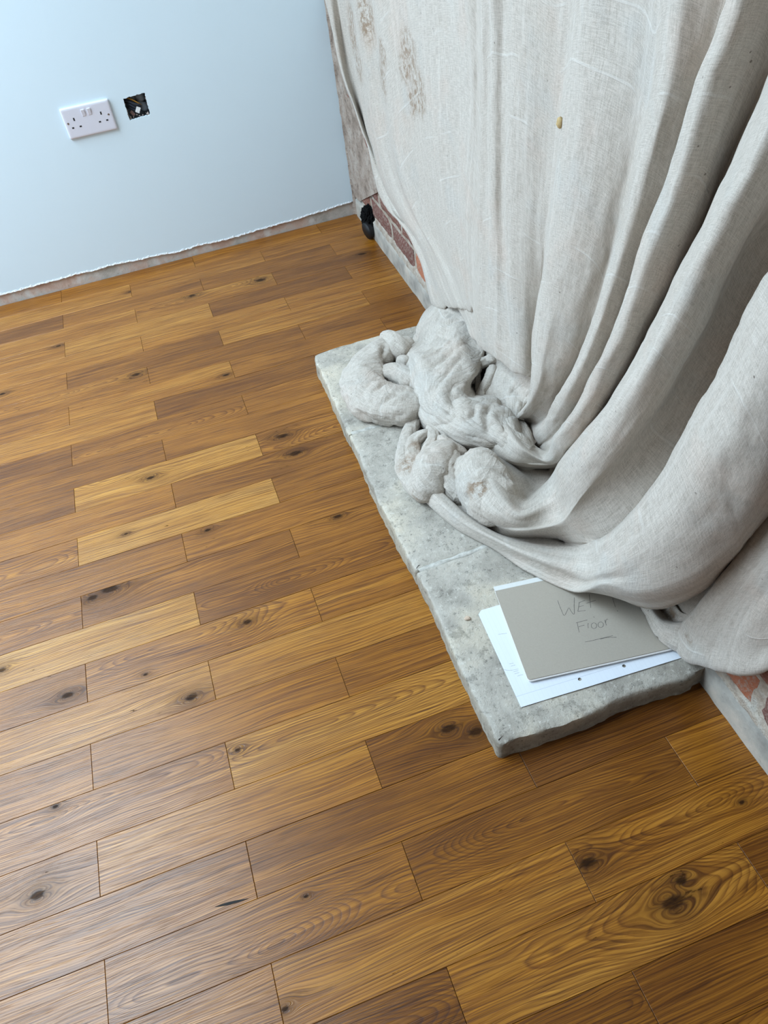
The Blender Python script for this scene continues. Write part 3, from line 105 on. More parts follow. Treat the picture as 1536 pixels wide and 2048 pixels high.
def vnoise(u, v, seed=0):
    """smooth 2-D value noise in -1..1"""
    r = np.random.default_rng(seed); tab = r.uniform(-1, 1, (64, 64))
    iu = np.floor(u).astype(int); iv = np.floor(v).astype(int); fu = u - iu; fv = v - iv
    fu = fu*fu*(3-2*fu); fv = fv*fv*(3-2*fv)
    g = lambda a, b: tab[a % 64, b % 64]
    return (g(iu, iv)*(1-fu)+g(iu+1, iv)*fu)*(1-fv) + (g(iu, iv+1)*(1-fu)+g(iu+1, iv+1)*fu)*fv

# ---------------------------------------------------------------- node helper
class G:
    def __init__(s, name, rough=.8, spec=.3):
        s.m = bpy.data.materials.new(name); s.m.use_nodes = True; s.t = s.m.node_tree
        s.b = s.t.nodes['Principled BSDF']; s.b.inputs['Roughness'].default_value = rough
        s.b.inputs['Specular IOR Level'].default_value = spec
    def n(s, typ, **k):
        x = s.t.nodes.new(typ)
        for a, v in k.items(): setattr(x, a, v)
        return x
    def put(s, sock, v):
        if hasattr(v, 'is_output'): s.t.links.new(v, sock)
        elif v is not None: sock.default_value = v
    def math(s, op, a, b=None, c=None, clamp=False):
        x = s.n('ShaderNodeMath', operation=op, use_clamp=clamp)
        for i, v in enumerate((a, b, c)):
            if v is not None: s.put(x.inputs[i], v)
        return x.outputs[0]
    def add(s, a, b): return s.math('ADD', a, b)
    def sub(s, a, b): return s.math('SUBTRACT', a, b)
    def mul(s, a, b): return s.math('MULTIPLY', a, b)
    def vec(s, op, a, b=None):
        x = s.n('ShaderNodeVectorMath', operation=op); s.put(x.inputs[0], a)
        if b is not None: s.put(x.inputs[1], b)
        return x.outputs[1] if op in ('DISTANCE', 'LENGTH') else x.outputs[0]
    def coord(s, which='Object'): return s.n('ShaderNodeTexCoord').outputs[which]
    def pos(s): return s.n('ShaderNodeNewGeometry').outputs['Position']
    def xyz(s, v):
        x = s.n('ShaderNodeSeparateXYZ'); s.put(x.inputs[0], v); return x.outputs
    def comb(s, x, y, z):
        c = s.n('ShaderNodeCombineXYZ')
        for i, v in enumerate((x, y, z)): s.put(c.inputs[i], v)
        return c.outputs[0]
    def noise(s, v, scale=1, detail=2, rough=.5, dist=0, out='Fac'):
        x = s.n('ShaderNodeTexNoise'); s.put(x.inputs['Vector'], v)
        x.inputs['Scale'].default_value = scale; x.inputs['Detail'].default_value = detail
        x.inputs['Roughness'].default_value = rough; x.inputs['Distortion'].default_value = dist
        return x.outputs[out]
    def voro(s, v, scale, feature='F1'):
        x = s.n('ShaderNodeTexVoronoi', feature=feature); s.put(x.inputs['Vector'], v); x.inputs['Scale'].default_value = scale
        return x.outputs['Distance']
    def ramp(s, f, stops, interp='LINEAR'):
        x = s.n('ShaderNodeValToRGB'); s.put(x.inputs[0], f); e = x.color_ramp.elements; x.color_ramp.interpolation = interp
        while len(e) < len(stops): e.new(.5)
        for q, (p, c) in zip(e, stops):
            q.position = p; q.color = (c, c, c, 1) if isinstance(c, (int, float)) else (*c, 1)
        return x.outputs[0]
    def map(s, f, a, b, c=0., d=1.):
        x = s.n('ShaderNodeMapRange', interpolation_type='SMOOTHSTEP'); s.put(x.inputs[0], f)
        for i, v in enumerate((a, b, c, d)): s.put(x.inputs[i+1], v)
        return x.outputs[0]
    def mix(s, f, a, b, mode='MIX'):
        x = s.n('ShaderNodeMix', data_type='RGBA', blend_type=mode)
        s.put(x.inputs[0], f)
        for i, v in ((6, a), (7, b)): s.put(x.inputs[i], (*v, 1) if isinstance(v, tuple) and len(v) == 3 else v)
        return x.outputs[2]
    def attr(s, name):
        return s.n('ShaderNodeAttribute', attribute_type='OBJECT', attribute_name=name).outputs
    def done(s, color, bump=None, strength=.3, dist=.002, rough=None):
        s.put(s.b.inputs['Base Color'], (*color, 1) if isinstance(color, tuple) and len(color) == 3 else color)
        if bump is not None:
            x = s.n('ShaderNodeBump'); x.inputs['Strength'].default_value = strength; x.inputs['Distance'].default_value = dist
            s.put(x.inputs['Height'], bump); s.t.links.new(x.outputs[0], s.b.inputs['Normal'])
        if rough is not None: s.put(s.b.inputs['Roughness'], rough)
        return s.m
def plain(name, c, rough=.6, spec=.4, amt=.12, sc=60, metal=0):
    g = G(name, rough, spec); n = g.noise(g.coord(), sc, 3)
    if metal: g.b.inputs['Metallic'].default_value = metal
    return g.done(g.mix(n, tuple(x*(1-amt) for x in c), tuple(min(1, x*(1+amt)) for x in c)), n, .1, .0005)

# ---------------------------------------------------------------- materials
def mat_oak():
    g = G('lacquered_oak', .3, .48)
    p = g.coord(); x, y, z = g.xyz(p)
    seed = g.attr('seed')[2]; tone = g.attr('tone')[2]; gr = g.attr('grain')[2]
    off = g.comb(g.mul(seed, 3.17), g.mul(seed, 7.31), g.mul(seed, 1.9))
    q = g.vec('ADD', p, off)
    n1 = g.sub(g.noise(g.vec('MULTIPLY', q, (3.2, 14, 1)), 1, 2), .5)
    n2 = g.sub(g.noise(g.vec('MULTIPLY', q, (5, 2.5, 1)), 1, 1), .5)
    n3 = g.sub(g.noise(g.vec('MULTIPLY', q, (16, 70, 1)), 1, 2), .5)
    n4 = g.sub(g.noise(g.vec('MULTIPLY', q, (70, 260, 1)), 1, 3, .6), .5)
    psi = y; kdark = None; kcore = None
    for k in ('knot_a', 'knot_b'):
        kx, ky, ks = g.xyz(g.attr(k)[1])
        dx = g.mul(g.sub(x, kx), .55); dy = g.sub(y, ky)
        r2 = g.add(g.mul(dx, dx), g.mul(dy, dy)); a2 = g.mul(ks, ks)
        psi = g.sub(psi, g.math('DIVIDE', g.mul(g.mul(dy, a2), 2.6), g.add(r2, g.add(g.mul(a2, .8), 1e-7))))
        rr = g.math('DIVIDE', r2, g.add(a2, 1e-8))
        jit = g.add(1, g.mul(n3, 1.6))
        halo = g.math('EXPONENT', g.mul(g.math('MULTIPLY', g.math('POWER', rr, .75), g.add(1, g.mul(g.add(n3, n4), 2.2))), -.46)); core = g.map(g.mul(rr, g.add(1, g.mul(g.add(n4, n3), 2.6))), .10, .50, 1, 0)
        on = g.math('GREATER_THAN', ks, 1e-4)
        halo = g.mul(halo, on); core = g.mul(core, on)
        kdark = halo if kdark is None else g.math('MAXIMUM', kdark, halo)
        kcore = core if kcore is None else g.math('MAXIMUM', kcore, core)
    psi = g.add(psi, g.mul(n1, .030))
    cy = g.add(g.mul(g.sub(1, gr), .12), g.mul(g.sub(g.math('FRACT', g.mul(seed, 5.3)), .5), .05))
    h = g.add(g.mul(g.sub(x, g.mul(g.sub(g.math('FRACT', g.mul(seed, 3.7)), .5), .3)), .11), g.mul(n2, .05))
    dyc = g.sub(psi, cy)
    r = g.math('SQRT', g.add(g.mul(dyc, dyc), g.add(g.mul(h, h), 2e-5)))
    fr = g.math('FRACT', g.add(g.mul(r, g.add(215, g.mul(g.math('FRACT', g.mul(seed, 9.1)), 150))), g.mul(n3, .55)))
    ring = g.ramp(fr, [(0, .0), (.35, .05), (.7, .55), (.86, 1.), (1., .0)])
    qp = g.vec('ADD', g.comb(x, psi, 0), off); fine = g.noise(g.vec('MULTIPLY', qp, (4.5, 330, 1)), 1, 4, .70)
    pores = g.map(g.noise(g.vec('MULTIPLY', qp, (13, 560, 1)), 1, 2), .54, .66)
    low = g.sub(g.noise(g.vec('MULTIPLY', q, (4, 18, 1)), 1, 2), .5)
    t = g.math('ADD', tone, g.add(g.mul(low, .42), g.mul(g.sub(g.noise(g.vec('MULTIPLY', q, (2.2, 30, 1)), 1, 1), .5), .34)), clamp=True)
    base = g.ramp(t, [(0, OAK[0]), (.28, OAK[1]), (.5, OAK[2]), (.75, OAK[3]), (1, OAK[4])])
    mott = g.noise(g.vec('MULTIPLY', q, (30, 55, 1)), 1, 3)
    amp = g.add(.56, g.mul(gr, .26))
    c = g.mix(g.mul(ring, amp), base, g.mix(1, base, (.40, .30, .20), 'MULTIPLY'))
    c = g.mix(g.map(fine, .40, .64, 0, .80), c, g.mix(1, c, (.48, .38, .28), 'MULTIPLY'))
    lines = g.map(g.noise(g.vec('MULTIPLY', qp, (2.6, 430, 1)), 1, 2, .55), .50, .60)
    c = g.mix(g.mul(lines, g.add(.34, g.mul(g.noise(g.vec('MULTIPLY', q, (5, 22, 1)), 1, 1), .4))), c, g.mix(1, c, (.42, .33, .24), 'MULTIPLY'))
    c = g.mix(g.mul(pores, .5), c, g.mix(1, c, (.28, .2, .13), 'MULTIPLY'))
    c = g.mix(g.map(mott, .5, .8, 0, .22), c, g.mix(1, c, (1.35, 1.32, 1.25), 'MULTIPLY'))
    c = g.mix(g.mul(kdark, g.add(.74, g.mul(n4, .9))), c, (.060, .025, .009))
    c = g.mix(g.mul(kcore, g.add(.85, g.mul(n4, 1.2))), c, (.026, .012, .006))
    hgt = g.sub(g.sub(g.mul(ring, -.16), g.mul(pores, .6)), g.mul(g.noise(g.vec('MULTIPLY', qp, (6, 640, 1)), 1, 2, .6), .9))
    g.put(g.b.inputs['Specular IOR Level'], g.mul(.48, g.sub(1, g.math('MAXIMUM', g.mul(kcore, .85), g.mul(kdark, .55)))))
    rough = g.add(.235, g.add(g.mul(fine, .14), g.mul(ring, .06)))
    return g.done(c, hgt, .24, .0012, rough)
OAK = [(.140, .044, .0045), (.255, .093, .0085), (.425, .170, .0175), (.555, .262, .0430), (.67, .370, .098)]
M = {}
M['oak'] = mat_oak()
M['subfloor'] = plain('dark_joint_timber', (.085, .042, .016), .7)
def mat_paint():
    g = G('matt_white_wall_paint', .75, .3); p = g.pos()
    n = g.noise(p, 9, 3); n2 = g.noise(p, 160, 2)
    c = g.mix(n, (.70, .835, .915), (.72, .85, .93))
    return g.done(c, g.add(g.mul(n2, .5), n), .10, .0012)
M['paint'] = mat_paint()
M['lip'] = plain('crusty_white_paint_edge', (.80, .82, .83), .7, .3, .2, 300)
def mat_bare():
    g = G('bare_plaster_strip', .9, .2); p = g.pos()
    n = g.noise(p, 9, 4, .6); n2 = g.noise(p, 60, 4, .7); n3 = g.noise(p, 25, 3)
    c = g.ramp(n, [(.32, (.46, .29, .22)), (.45, (.58, .45, .38)), (.55, (.55, .52, .48)), (.66, (.42, .40, .36))])
    c = g.mix(g.map(n3, .55, .72, 0, .7), c, (.68, .66, .63)); c = g.mix(g.map(n2, .58, .75, 0, .6), c, (.27, .21, .17))
    return g.done(c, n2, .5, .004)
M['bare'] = mat_bare()
M['oldplaster'] = None
def mat_mortar():
    g = G('sandy_lime_mortar', .95, .15); p = g.pos()
    n = g.noise(p, 22, 4, .65); n2 = g.noise(p, 130, 3, .7)
    c = g.ramp(n, [(.3, (.27, .22, .18)), (.48, (.44, .37, .30)), (.62, (.50, .46, .40)), (.75, (.36, .34, .31))])
    return g.done(g.mix(g.map(n2, .4, .75, 0, .4), c, (.20, .16, .13)), g.add(n, n2), .7, .006)
M['mortar'] = mat_mortar()
def mat_brick():
    g = G('old_red_brick', .9, .2); p = g.pos(); s = g.attr('seed')[2]; t = g.attr('tone')[2]
    q = g.vec('ADD', p, g.comb(s, g.mul(s, 2.3), 0)); n = g.noise(q, 25, 4, .6); n2 = g.noise(q, 150, 3, .7)
    a = g.mix(t, (.135, .062, .052), (.33, .125, .07))
    c = g.mix(n, a, g.mix(1, a, (1.5, 1.4, 1.35), 'MULTIPLY')); c = g.mix(g.map(n2, .46, .66, 0, .62), c, (.36, .30, .25))
    return g.done(c, n2, .6, .004)
M['brick'] = mat_brick()
def mat_render():
    g = G('grey_cement_render', .85, .25); p = g.pos()
    n = g.noise(p, 14, 4, .6); n2 = g.noise(p, 80, 4, .7)
    c = g.ramp(n, [(.3, (.24, .225, .20)), (.5, (.38, .355, .315)), (.7, (.52, .46, .39))])
    return g.done(g.mix(g.map(n2, .6, .78, 0, .5), c, (.13, .125, .12)), n2, .4, .003)
M['render'] = mat_render()
def mat_old():
    g = G('dirty_old_plaster', .95, .15); p = g.pos(); n = g.noise(p, 16, 5, .65); n2 = g.noise(p, 75, 4, .75)
    c = g.ramp(n, [(.32, (.20, .155, .125)), (.48, (.36, .29, .24)), (.62, (.44, .38, .33)), (.75, (.55, .46, .38))])
    return g.done(g.mix(g.map(n2, .52, .68, 0, .75), c, (.12, .095, .08)), g.add(n, n2), .8, .006)
M['oldplaster'] = mat_old()
def mat_stone():
    g = G('weathered_flagstone', .85, .25); p = g.pos()
    n = g.noise(p, 11, 5, .62); n2 = g.noise(p, 85, 6, .78); n3 = g.noise(p, 34, 4, .7); v = g.voro(g.vec('ADD', p, (.3, .1, 0)), 190)
    c = g.ramp(n, [(.30, (.34, .31, .265)), (.45, (.46, .425, .37)), (.58, (.55, .51, .445)), (.72, (.62, .56, .475))])
    c = g.mix(g.map(n3, .55, .68, 0, .62), c, (.26, .24, .205))
    nl = g.noise(p, 5.5, 3, .55); c = g.mix(g.map(nl, .45, .62, 0, .55), c, g.mix(1, c, (1.22, 1.17, 1.06), 'MULTIPLY'))
    c = g.mix(g.map(n2, .55, .67, 0, .65), c, (.77, .74, .67)); c = g.mix(g.map(n2, .33, .45, .75, 0), c, (.16, .15, .13))
    c = g.mix(g.mul(g.map(v, .10, .22, 1, 0), g.map(n3, .42, .6)), c, (.20, .19, .17))
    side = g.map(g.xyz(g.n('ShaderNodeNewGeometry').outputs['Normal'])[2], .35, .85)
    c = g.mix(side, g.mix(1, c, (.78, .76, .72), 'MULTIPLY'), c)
    return g.done(c, g.add(g.mul(n3, .6), n2), .7, .005)
M['stone'] = mat_stone()
def mat_joint():
    g = G('pale_cement_joint', .9, .2); p = g.pos(); n = g.noise(p, 70, 4, .7)
    return g.done(g.ramp(n, [(.3, (.36, .345, .31)), (.6, (.62, .60, .55))]), n, .5, .003)
M['joint'] = mat_joint()
def mat_cloth():
    g = G('unbleached_cotton_twill', .92, .12); p = g.pos(); uv = g.coord('UV')
    u, v, _ = g.xyz(uv)
    a = g.noise(g.comb(g.mul(u, 560), g.mul(v, 60), 0), 1, 3, .65); b = g.noise(g.comb(g.mul(u, 60), g.mul(v, 560), 3), 1, 3, .65)
    c1 = g.noise(g.comb(g.mul(u, 95), g.mul(v, 3.2), 7), 1, 3, .6)
    tw = g.noise(g.comb(g.mul(u, 900), g.mul(v, 900), 1), 1, 1)
    weave = g.add(g.mul(a, .45), g.add(g.mul(b, .45), g.mul(tw, .35)))
    n = g.noise(p, 5, 4, .6); n2 = g.noise(p, 42, 4, .65)
    c = g.mix(g.map(weave, .46, .78), (.375, .333, .286), (.595, .541, .480))
    c = g.mix(g.map(c1, .45, .70, 0, .32), c, (.655, .612, .555))
    tn = g.noise(p, 7, 3, .6, 0, 'Color'); tr, tg, tb = g.xyz(tn)
    c = g.mix(g.map(tr, .52, .68, 0, .5), c, g.mix(1, c, (1.03, .95, .92), 'MULTIPLY')); c = g.mix(g.map(tg, .52, .68, 0, .5), c, g.mix(1, c, (.93, .985, 1.03), 'MULTIPLY'))
    c = g.mix(g.map(n, .48, .70, 0, .30), c, g.mix(1, c, (.93, .90, .87), 'MULTIPLY'))
    c = g.mix(g.map(n2, .62, .78, 0, .22), c, g.mix(1, c, (.82, .74, .64), 'MULTIPLY'))
    stain = None
    for (sx, sy, sz, r) in STAINS:
        d = g.math('DIVIDE', g.vec('DISTANCE', p, (sx, sy, sz)), r); k = g.map(d, .35, 1., 1, 0)
        stain = k if stain is None else g.math('MAXIMUM', stain, k)
    sn = g.noise(p, 70, 5, .75)
    c = g.mix(g.mul(stain, g.map(sn, .40, .60, 0, .9)), c, (.25, .17, .11))
    sp = g.voro(p, 46); spk = g.mul(g.map(sp, .05, .085, 1, 0), g.map(g.noise(p, 9, 2), .52, .62))
    c = g.mix(g.mul(spk, .75), c, (.13, .10, .08))
    # set-in crease lines running across the width
    vw = g.add(g.mul(v, 11), g.add(g.mul(g.noise(g.comb(g.mul(u, 4), g.mul(v, 1.2), 0), 1, 1), .9), g.mul(u, .6)))
    ln = g.math('ABSOLUTE', g.sub(g.math('FRACT', vw), .5)); crease = g.mul(g.map(ln, .010, .034, 1, 0), g.map(g.noise(g.comb(g.mul(u, 7), g.mul(v, 13), 4), 1, 2), .50, .60))
    c = g.mix(g.mul(crease, .25), c, (.70, .68, .64))
    wr = g.noise(p, 26, 4, .6)
    cq = g.comb(g.add(g.mul(u, 30), g.mul(v, 17)), g.sub(g.mul(v, 9), g.mul(u, 5)), 2); cn = g.math('ABSOLUTE', g.sub(g.noise(cq, 1, 2, .55, .6), .5)); cm = g.math('ABSOLUTE', g.sub(g.noise(g.vec('MULTIPLY', p, (60, 60, 60)), 1, 2, .5, .4), .5))
    crum = g.mul(g.add(g.mul(g.math('POWER', cn, .6), 7.5), g.mul(g.math('POWER', cm, .6), 2.2)), g.attr('crumple')[2])
    hgt = g.add(g.add(crum, g.add(g.mul(weave, .16), g.mul(c1, .22))), g.add(g.mul(crease, .3), g.mul(wr, .8)))
    g.b.inputs['Sheen Weight'].default_value = .15
    return g.done(c, hgt, .42, .0030)
M['cloth'] = mat_cloth()
M['plastic'] = plain('white_moulded_plastic', (.72, .72, .80), .28, .5, .02, 40)
M['slot'] = plain('black_slot', (.012, .012, .014), .6)
M['screw'] = plain('nickel_screw', (.55, .55, .55), .35, .5, .1, 200, 1)
M['boxgrey'] = plain('dusty_grey_box', (.16, .175, .19), .8, .3, .5, 60)
M['rubble'] = plain('broken_plaster_core', (.42, .34, .30), .95, .2, .5, 120)
M['wire_dark'] = plain('dark_blue_cable', (.03, .04, .06), .45)
M['wire_earth'] = plain('ochre_earth_sleeve', (.42, .21, .03), .5)
M['white'] = plain('white_connector_plastic', (.85, .86, .86), .4)
M['rust'] = plain('brown_clip', (.16, .09, .075), .7)
M['black'] = plain('black_pipe', (.010, .010, .011), .55, .4, .3, 90)
M['fuzz'] = plain('black_sooty_foam', (.006, .006, .006), .98, .1, .5, 300)
M['card'] = plain('grey_chipboard', (.42, .375, .315), .85, .25, .07, 420)
M['pages'] = plain('white_page_edges', (.74, .71, .69), .8, .3, .06, 500)
M['tape'] = plain('white_binding_tape', (.74, .75, .73), .6, .4, .04, 200)
M['pencil'] = plain('pencil_line', (.10, .092, .085), .6, .4, .3, 900)
M['crack'] = plain('dark_timber_split', (.02, .017, .016), .8)
M['foam'] = plain('yellow_foam_dab', (.52, .38, .19), .9, .2, .3, 150)
M['chip'] = plain('pinkish_plaster_chip', (.62, .48, .37), .9, .2, .2, 200)
M['ceiling'] = plain('ceiling_paint', (.36, .35, .33), .9, .2, .02, 10)
M['frontwall'] = plain('grey_painted_wall', (.42, .41, .40), .9, .2, .02, 10)
M['frame'] = plain('white_window_frame', (.8, .8, .8), .5, .4, .02, 20)
def mat_paper():
    g = G('ruled_white_paper', .8, .3); x, y, z = g.xyz(g.coord())
    f = g.math('ABSOLUTE', g.sub(g.math('FRACT', g.mul(x, 125)), .5)); l = g.map(f, .0, .07, .13, 0)
    e = g.map(g.math('ABSOLUTE', g.sub(y, .021)), .0002, .0006, .55, 0)
    c = g.mix(g.math('MAXIMUM', l, e), (.78, .83, .90), (.42, .46, .55))
    return g.done(c, g.noise(g.coord(), 14, 3), .15, .003)
M['paper'] = mat_paper()

# ---------------------------------------------------------------- floor of oak blocks
W = SCALE; DX = PITCH
def wall_x(y): return XB + KB*y
fl = link('floor', boxmesh('floor', -2.6, 1.25, -4.7, .03, -.06, -.0125), M['subfloor']); tag(fl, kind='structure')
for r in range(0, 33):
    for i in range(-6, 7):
        if (i - r) % 2: continue
        y1 = -r*W; y0 = y1 - W; x0 = i*DX; x1 = x0 + 2*DX; xc = (x0+x1)/2; yc = (y0+y1)/2
        xm = wall_x(yc) + .02
        if x0 > xm - .01: continue
        x1 = min(x1, xm)
        gp = .00032; bm = bmesh.new()
        box(bm, x0+gp-xc, x1-gp-xc, -W/2+gp*.7, W/2-gp*.7, -.013, 0)
        es = [e for e in bm.edges if all(v.co.z > -.001 for v in e.verts)]
        bmesh.ops.bevel(bm, geom=es, offset=.00045, segments=1, affect='EDGES')
        o = link('plank', bm_mesh('plank', bm), M['oak'], fl); o.location = (xc, yc, random.uniform(-.0002, .0002))
        key = (r, i); tn, gn = TONES.get(key, (random.uniform(.25, .65), random.choice((0., .2, .5, .9))))
        o['tone'] = float(.44+(tn-.42)*.80); o['grain'] = float(gn); o['seed'] = random.uniform(1, 9)
        kn = KNOTS.get(key, [])
        for nm, j in (('knot_a', 0), ('knot_b', 1)):
            kx, ky, ks = kn[j] if j < len(kn) else (5., 5., 0.)
            o[nm] = [float(kx), float(ky), float(ks)]

bm = bmesh.new(); c0, c1 = CRACK; cv = []
for t, wd in ((0, .0002), (.2, .0014), (.45, .0022), (.7, .0016), (1, .0002)):
    x = c0[0]+(c1[0]-c0[0])*t; y = c0[1]+(c1[1]-c0[1])*t; cv.append((bm.verts.new((x, y+wd, .0005)), bm.verts.new((x, y-wd, .0005))))
for a, b in zip(cv, cv[1:]): bm.faces.new((a[0], a[1], b[1], b[0]))
link('timber_crack', bm_mesh('timber_crack', bm), M['crack'], fl)

# ---------------------------------------------------------------- room shell
HX0, HX1, HZ0, HZ1 = .4025, .4705, .4655, .5305      # cut-out for the socket box
def frame_with_hole(name, o, hole, y0, y1):
    """upright slab in the xz plane between y0 and y1 with one hole"""
    bm = bmesh.new()
    def loop(pts):
        v = [bm.verts.new((a, y0, b)) for a, b in pts]; return [bm.edges.new((v[k], v[(k+1) % len(v)])) for k in range(len(v))]
    e = loop(o) + loop(hole)
    bmesh.ops.triangle_fill(bm, edges=e, use_beauty=True)
    ext = bmesh.ops.extrude_face_region(bm, geom=list(bm.faces))
    for v in [g_ for g_ in ext['geom'] if isinstance(g_, bmesh.types.BMVert)]: v.co.y = y1
    return bm_mesh(name, bm)
XC = XB + .02
hole_r = [(HX0-.004, HZ0-.004), (HX1+.004, HZ0-.004), (HX1+.004, HZ1+.004), (HX0-.004, HZ1+.004)]
wb = link('wall_back', frame_with_hole('wall_back', [(-2.6, -.05), (XC+.2, -.05), (XC+.2, 2.55), (-2.6, 2.55)], hole_r, .004, .14), M['bare']); tag(wb, kind='structure')
def jag(a, b, n, amp, axis):
    out = []
    for k in range(n):
        t = k/n; q = [a[0]+(b[0]-a[0])*t, a[1]+(b[1]-a[1])*t]
        q[axis] += amp*(mnoise.noise((t*n*.13, a[0]*9, a[1]*7)) + .55*mnoise.noise((t*n*.55, 3, a[1])) + .3*random.uniform(-1, 1)); out.append(tuple(q))
    return out
def skim_low(x): return .034 + .012*mnoise.noise((x*2.6, 1.3, 0)) + .006*mnoise.noise((x*11, 4.1, 0)) + .0025*mnoise.noise((x*70, 2.1, 0)) + .012*max(0, (x-.75)/.35)
lowx = np.linspace(-2.55, XB-.012, 520)
outer = [(x, skim_low(x)) for x in lowx] + jag((XB-.012, .06), (XB-.006, 2.5), 160, .004, 0) + [(XB-.006, 2.5), (-2.55, 2.5)]
hb = []
for a, b, n in (((HX0, HZ0), (HX1-.002, HZ0+.002), 14), ((HX1-.002, HZ0+.002), (HX1, HZ1), 14), ((HX1, HZ1), (HX0+.001, HZ1-.004), 14), ((HX0+.001, HZ1-.004), (HX0, HZ0), 14)):
    for k in range(n):
        t = k/n; hb.append((a[0]+(b[0]-a[0])*t+random.uniform(-1, 1)*.0013, a[1]+(b[1]-a[1])*t+random.uniform(-1, 1)*.0013))
sk = link('plaster_skim', frame_with_hole('plaster_skim', outer, hb, -.0012, .0045), M['paint'], wb)
# crusty bead of paint along the broken lower edge of the skim
bm = bmesh.new(); prev = None
for k, x in enumerate(np.linspace(-1.2, XB-.02, 900)):
    z = skim_low(x); h = max(.0008, .0035+.0045*mnoise.noise((x*90, 0, 5)) + .003*mnoise.noise((x*260, 3, 5))); t = .0022+.0018*mnoise.noise((x*170, 8, 1))
    ring = [bm.verts.new((x, .003, z-.002-.4*h)), bm.verts.new((x, -.0012-abs(t), z-.1*h)), bm.verts.new((x, -.0013-.4*abs(t), z+h)), bm.verts.new((x, .003, z+h))]
    if prev:
        for j in range(4): bm.faces.new((prev[j], ring[j], ring[(j+1) % 4], prev[(j+1) % 4]))
    prev = ring
link('paint_edge', bm_mesh('paint_edge', bm), M['lip'], wb)
# fillet of crumbled plaster where the skim stops short of the brick return
bm = bmesh.new(); prev = None
for k in range(140):
    z = .0 + k*.018*.9; a = .009+.006*mnoise.noise((z*30, 1, 1)); b = .007+.005*mnoise.noise((z*43, 5, 1))
    if z > 2.4: break
    xx = XB
    ring = [bm.verts.new((xx-.010-a, .0035, z)), bm.verts.new((xx-.008, -.004-b*.3, z)), bm.verts.new((xx-.001, -.010-b, z)), bm.verts.new((xx+.005, .0035, z))]
    if prev:
        for j in range(3): bm.faces.new((prev[j], ring[j], ring[j+1], prev[j+1]))
    prev = ring
link('corner_fillet', bm_mesh('corner_fillet', bm), M['oldplaster'], wb, True)

# brick return wall: mortar body, grey rendered foot, bricks
L = 4.7; ang = math.atan(KB)
wr = link('wall_right', None or mesh('wall_right', *[[(XB, 0.02, -.05), (XB, 0.02, 2.55), (XB-KB*L, -L, 2.55), (XB-KB*L, -L, -.05), (XB+.15, .02, -.05), (XB+.15, .02, 2.55), (XB+.15-KB*L, -L, 2.55), (XB+.15-KB*L, -L, -.05)], [(0, 1, 2, 3), (7, 6, 5, 4), (0, 4, 5, 1), (1, 5, 6, 2), (2, 6, 7, 3), (3, 7, 4, 0)]]), M['mortar']); tag(wr, kind='structure')
def uneven(name, ly, lz, lx, amp, seed):
    bm = bmesh.new(); nx, nz = 8, 4
    grid = [[None]*(nz+1) for _ in range(nx+1)]
    for a in range(nx+1):
        for b in range(nz+1):
            y = -ly/2+ly*a/nx; z = -lz/2+lz*b/nz; e = min(a, nx-a, b, nz-b) == 0
            x = -lx + (0.005 if e else 0) + amp*mnoise.noise((y*40+seed, z*40, seed))
            if e: y += .004*mnoise.noise((seed, y*60, z*50)); z += .004*mnoise.noise((z*50, seed, y*60))
            grid[a][b] = bm.verts.new((x, y, z))
    for a in range(nx):
        for b in range(nz): bm.faces.new((grid[a][b], grid[a][b+1], grid[a+1][b+1], grid[a+1][b]))
    rim = [e for e in bm.edges if e.is_boundary]
    ex = bmesh.ops.extrude_edge_only(bm, edges=rim)
    for v in [q for q in ex['geom'] if isinstance(q, bmesh.types.BMVert)]: v.co.x = .004
    return bm_mesh(name, bm)
kb = 0
for c in range(0, 13):
    zc = .1085 + c*.0755
    shift = 0 if c % 2 == 0 else .1125
    for j in range(-1, 13):
        yc = -.549 + .2245*2 + shift - .2245*j
        if yc > -.02 or yc < -2.75: continue
        if -2.02 < yc < -.96 : continue      # nothing of these shows behind the sheet
        ly = .211
        if yc + ly/2 > -.012: ly = 2*min(ly/2, .0) or .0
        if ly <= 0:
            top = -.014; bot = yc-.1055; ly = top-bot; yy = (top+bot)/2
        else: yy = yc
        if ly < .04: continue
        o = link('brick', uneven('brick', ly-.004, .064, .0055, .0035, kb*1.7), M['brick'], wr)
        o.location = (wall_x(yy), yy, zc); o.rotation_euler = (0, 0, -ang); kb += 1
        o['seed'] = kb*1.37; o['tone'] = random.choice((.0, .1, .25, .55))
        if c == 0 and abs(yy+.773) < .05: o['tone'] = 1.0
        if c == 0 and -2.25 < yy < -2.05: o['tone'] = .9
# rendered foot, with a thinner patch of old plaster still clinging in the corner
def crust(name, y0, y1, zt, th, m, zfloor=0., seed=0., n=160, amp=.006):
    bm = bmesh.new(); rows = []
    for k in range(n+1):
        y = y0+(y1-y0)*k/n
        z = zt(y) + amp*mnoise.noise((y*22, seed, 0)) + amp*.5*mnoise.noise((y*80, seed, 2))
        zb = zfloor(y) if callable(zfloor) else zfloor
        t = th + .002*mnoise.noise((y*14, seed, 5)); rr = []
        for f, q in ((0, 1), (.35, 1.), (.7, .95), (.93, .8), (1., .1)):
            zz = zb+(z-zb)*f; rr.append(bm.verts.new((wall_x(y)-t*q-.0012*mnoise.noise((y*50, zz*50, seed)), y, zz)))
        rr.append(bm.verts.new((wall_x(y)+.003, y, z))); rows.append(rr)
    for a, b in zip(rows, rows[1:]):
        for j in range(5): bm.faces.new((a[j], b[j], b[j+1], a[j+1]))
    return link(name, bm_mesh(name, bm), m, wr, True)
crust('rendered_foot', -.02, -2.75, lambda y: .066, .010, M['render'], 0., 3.)
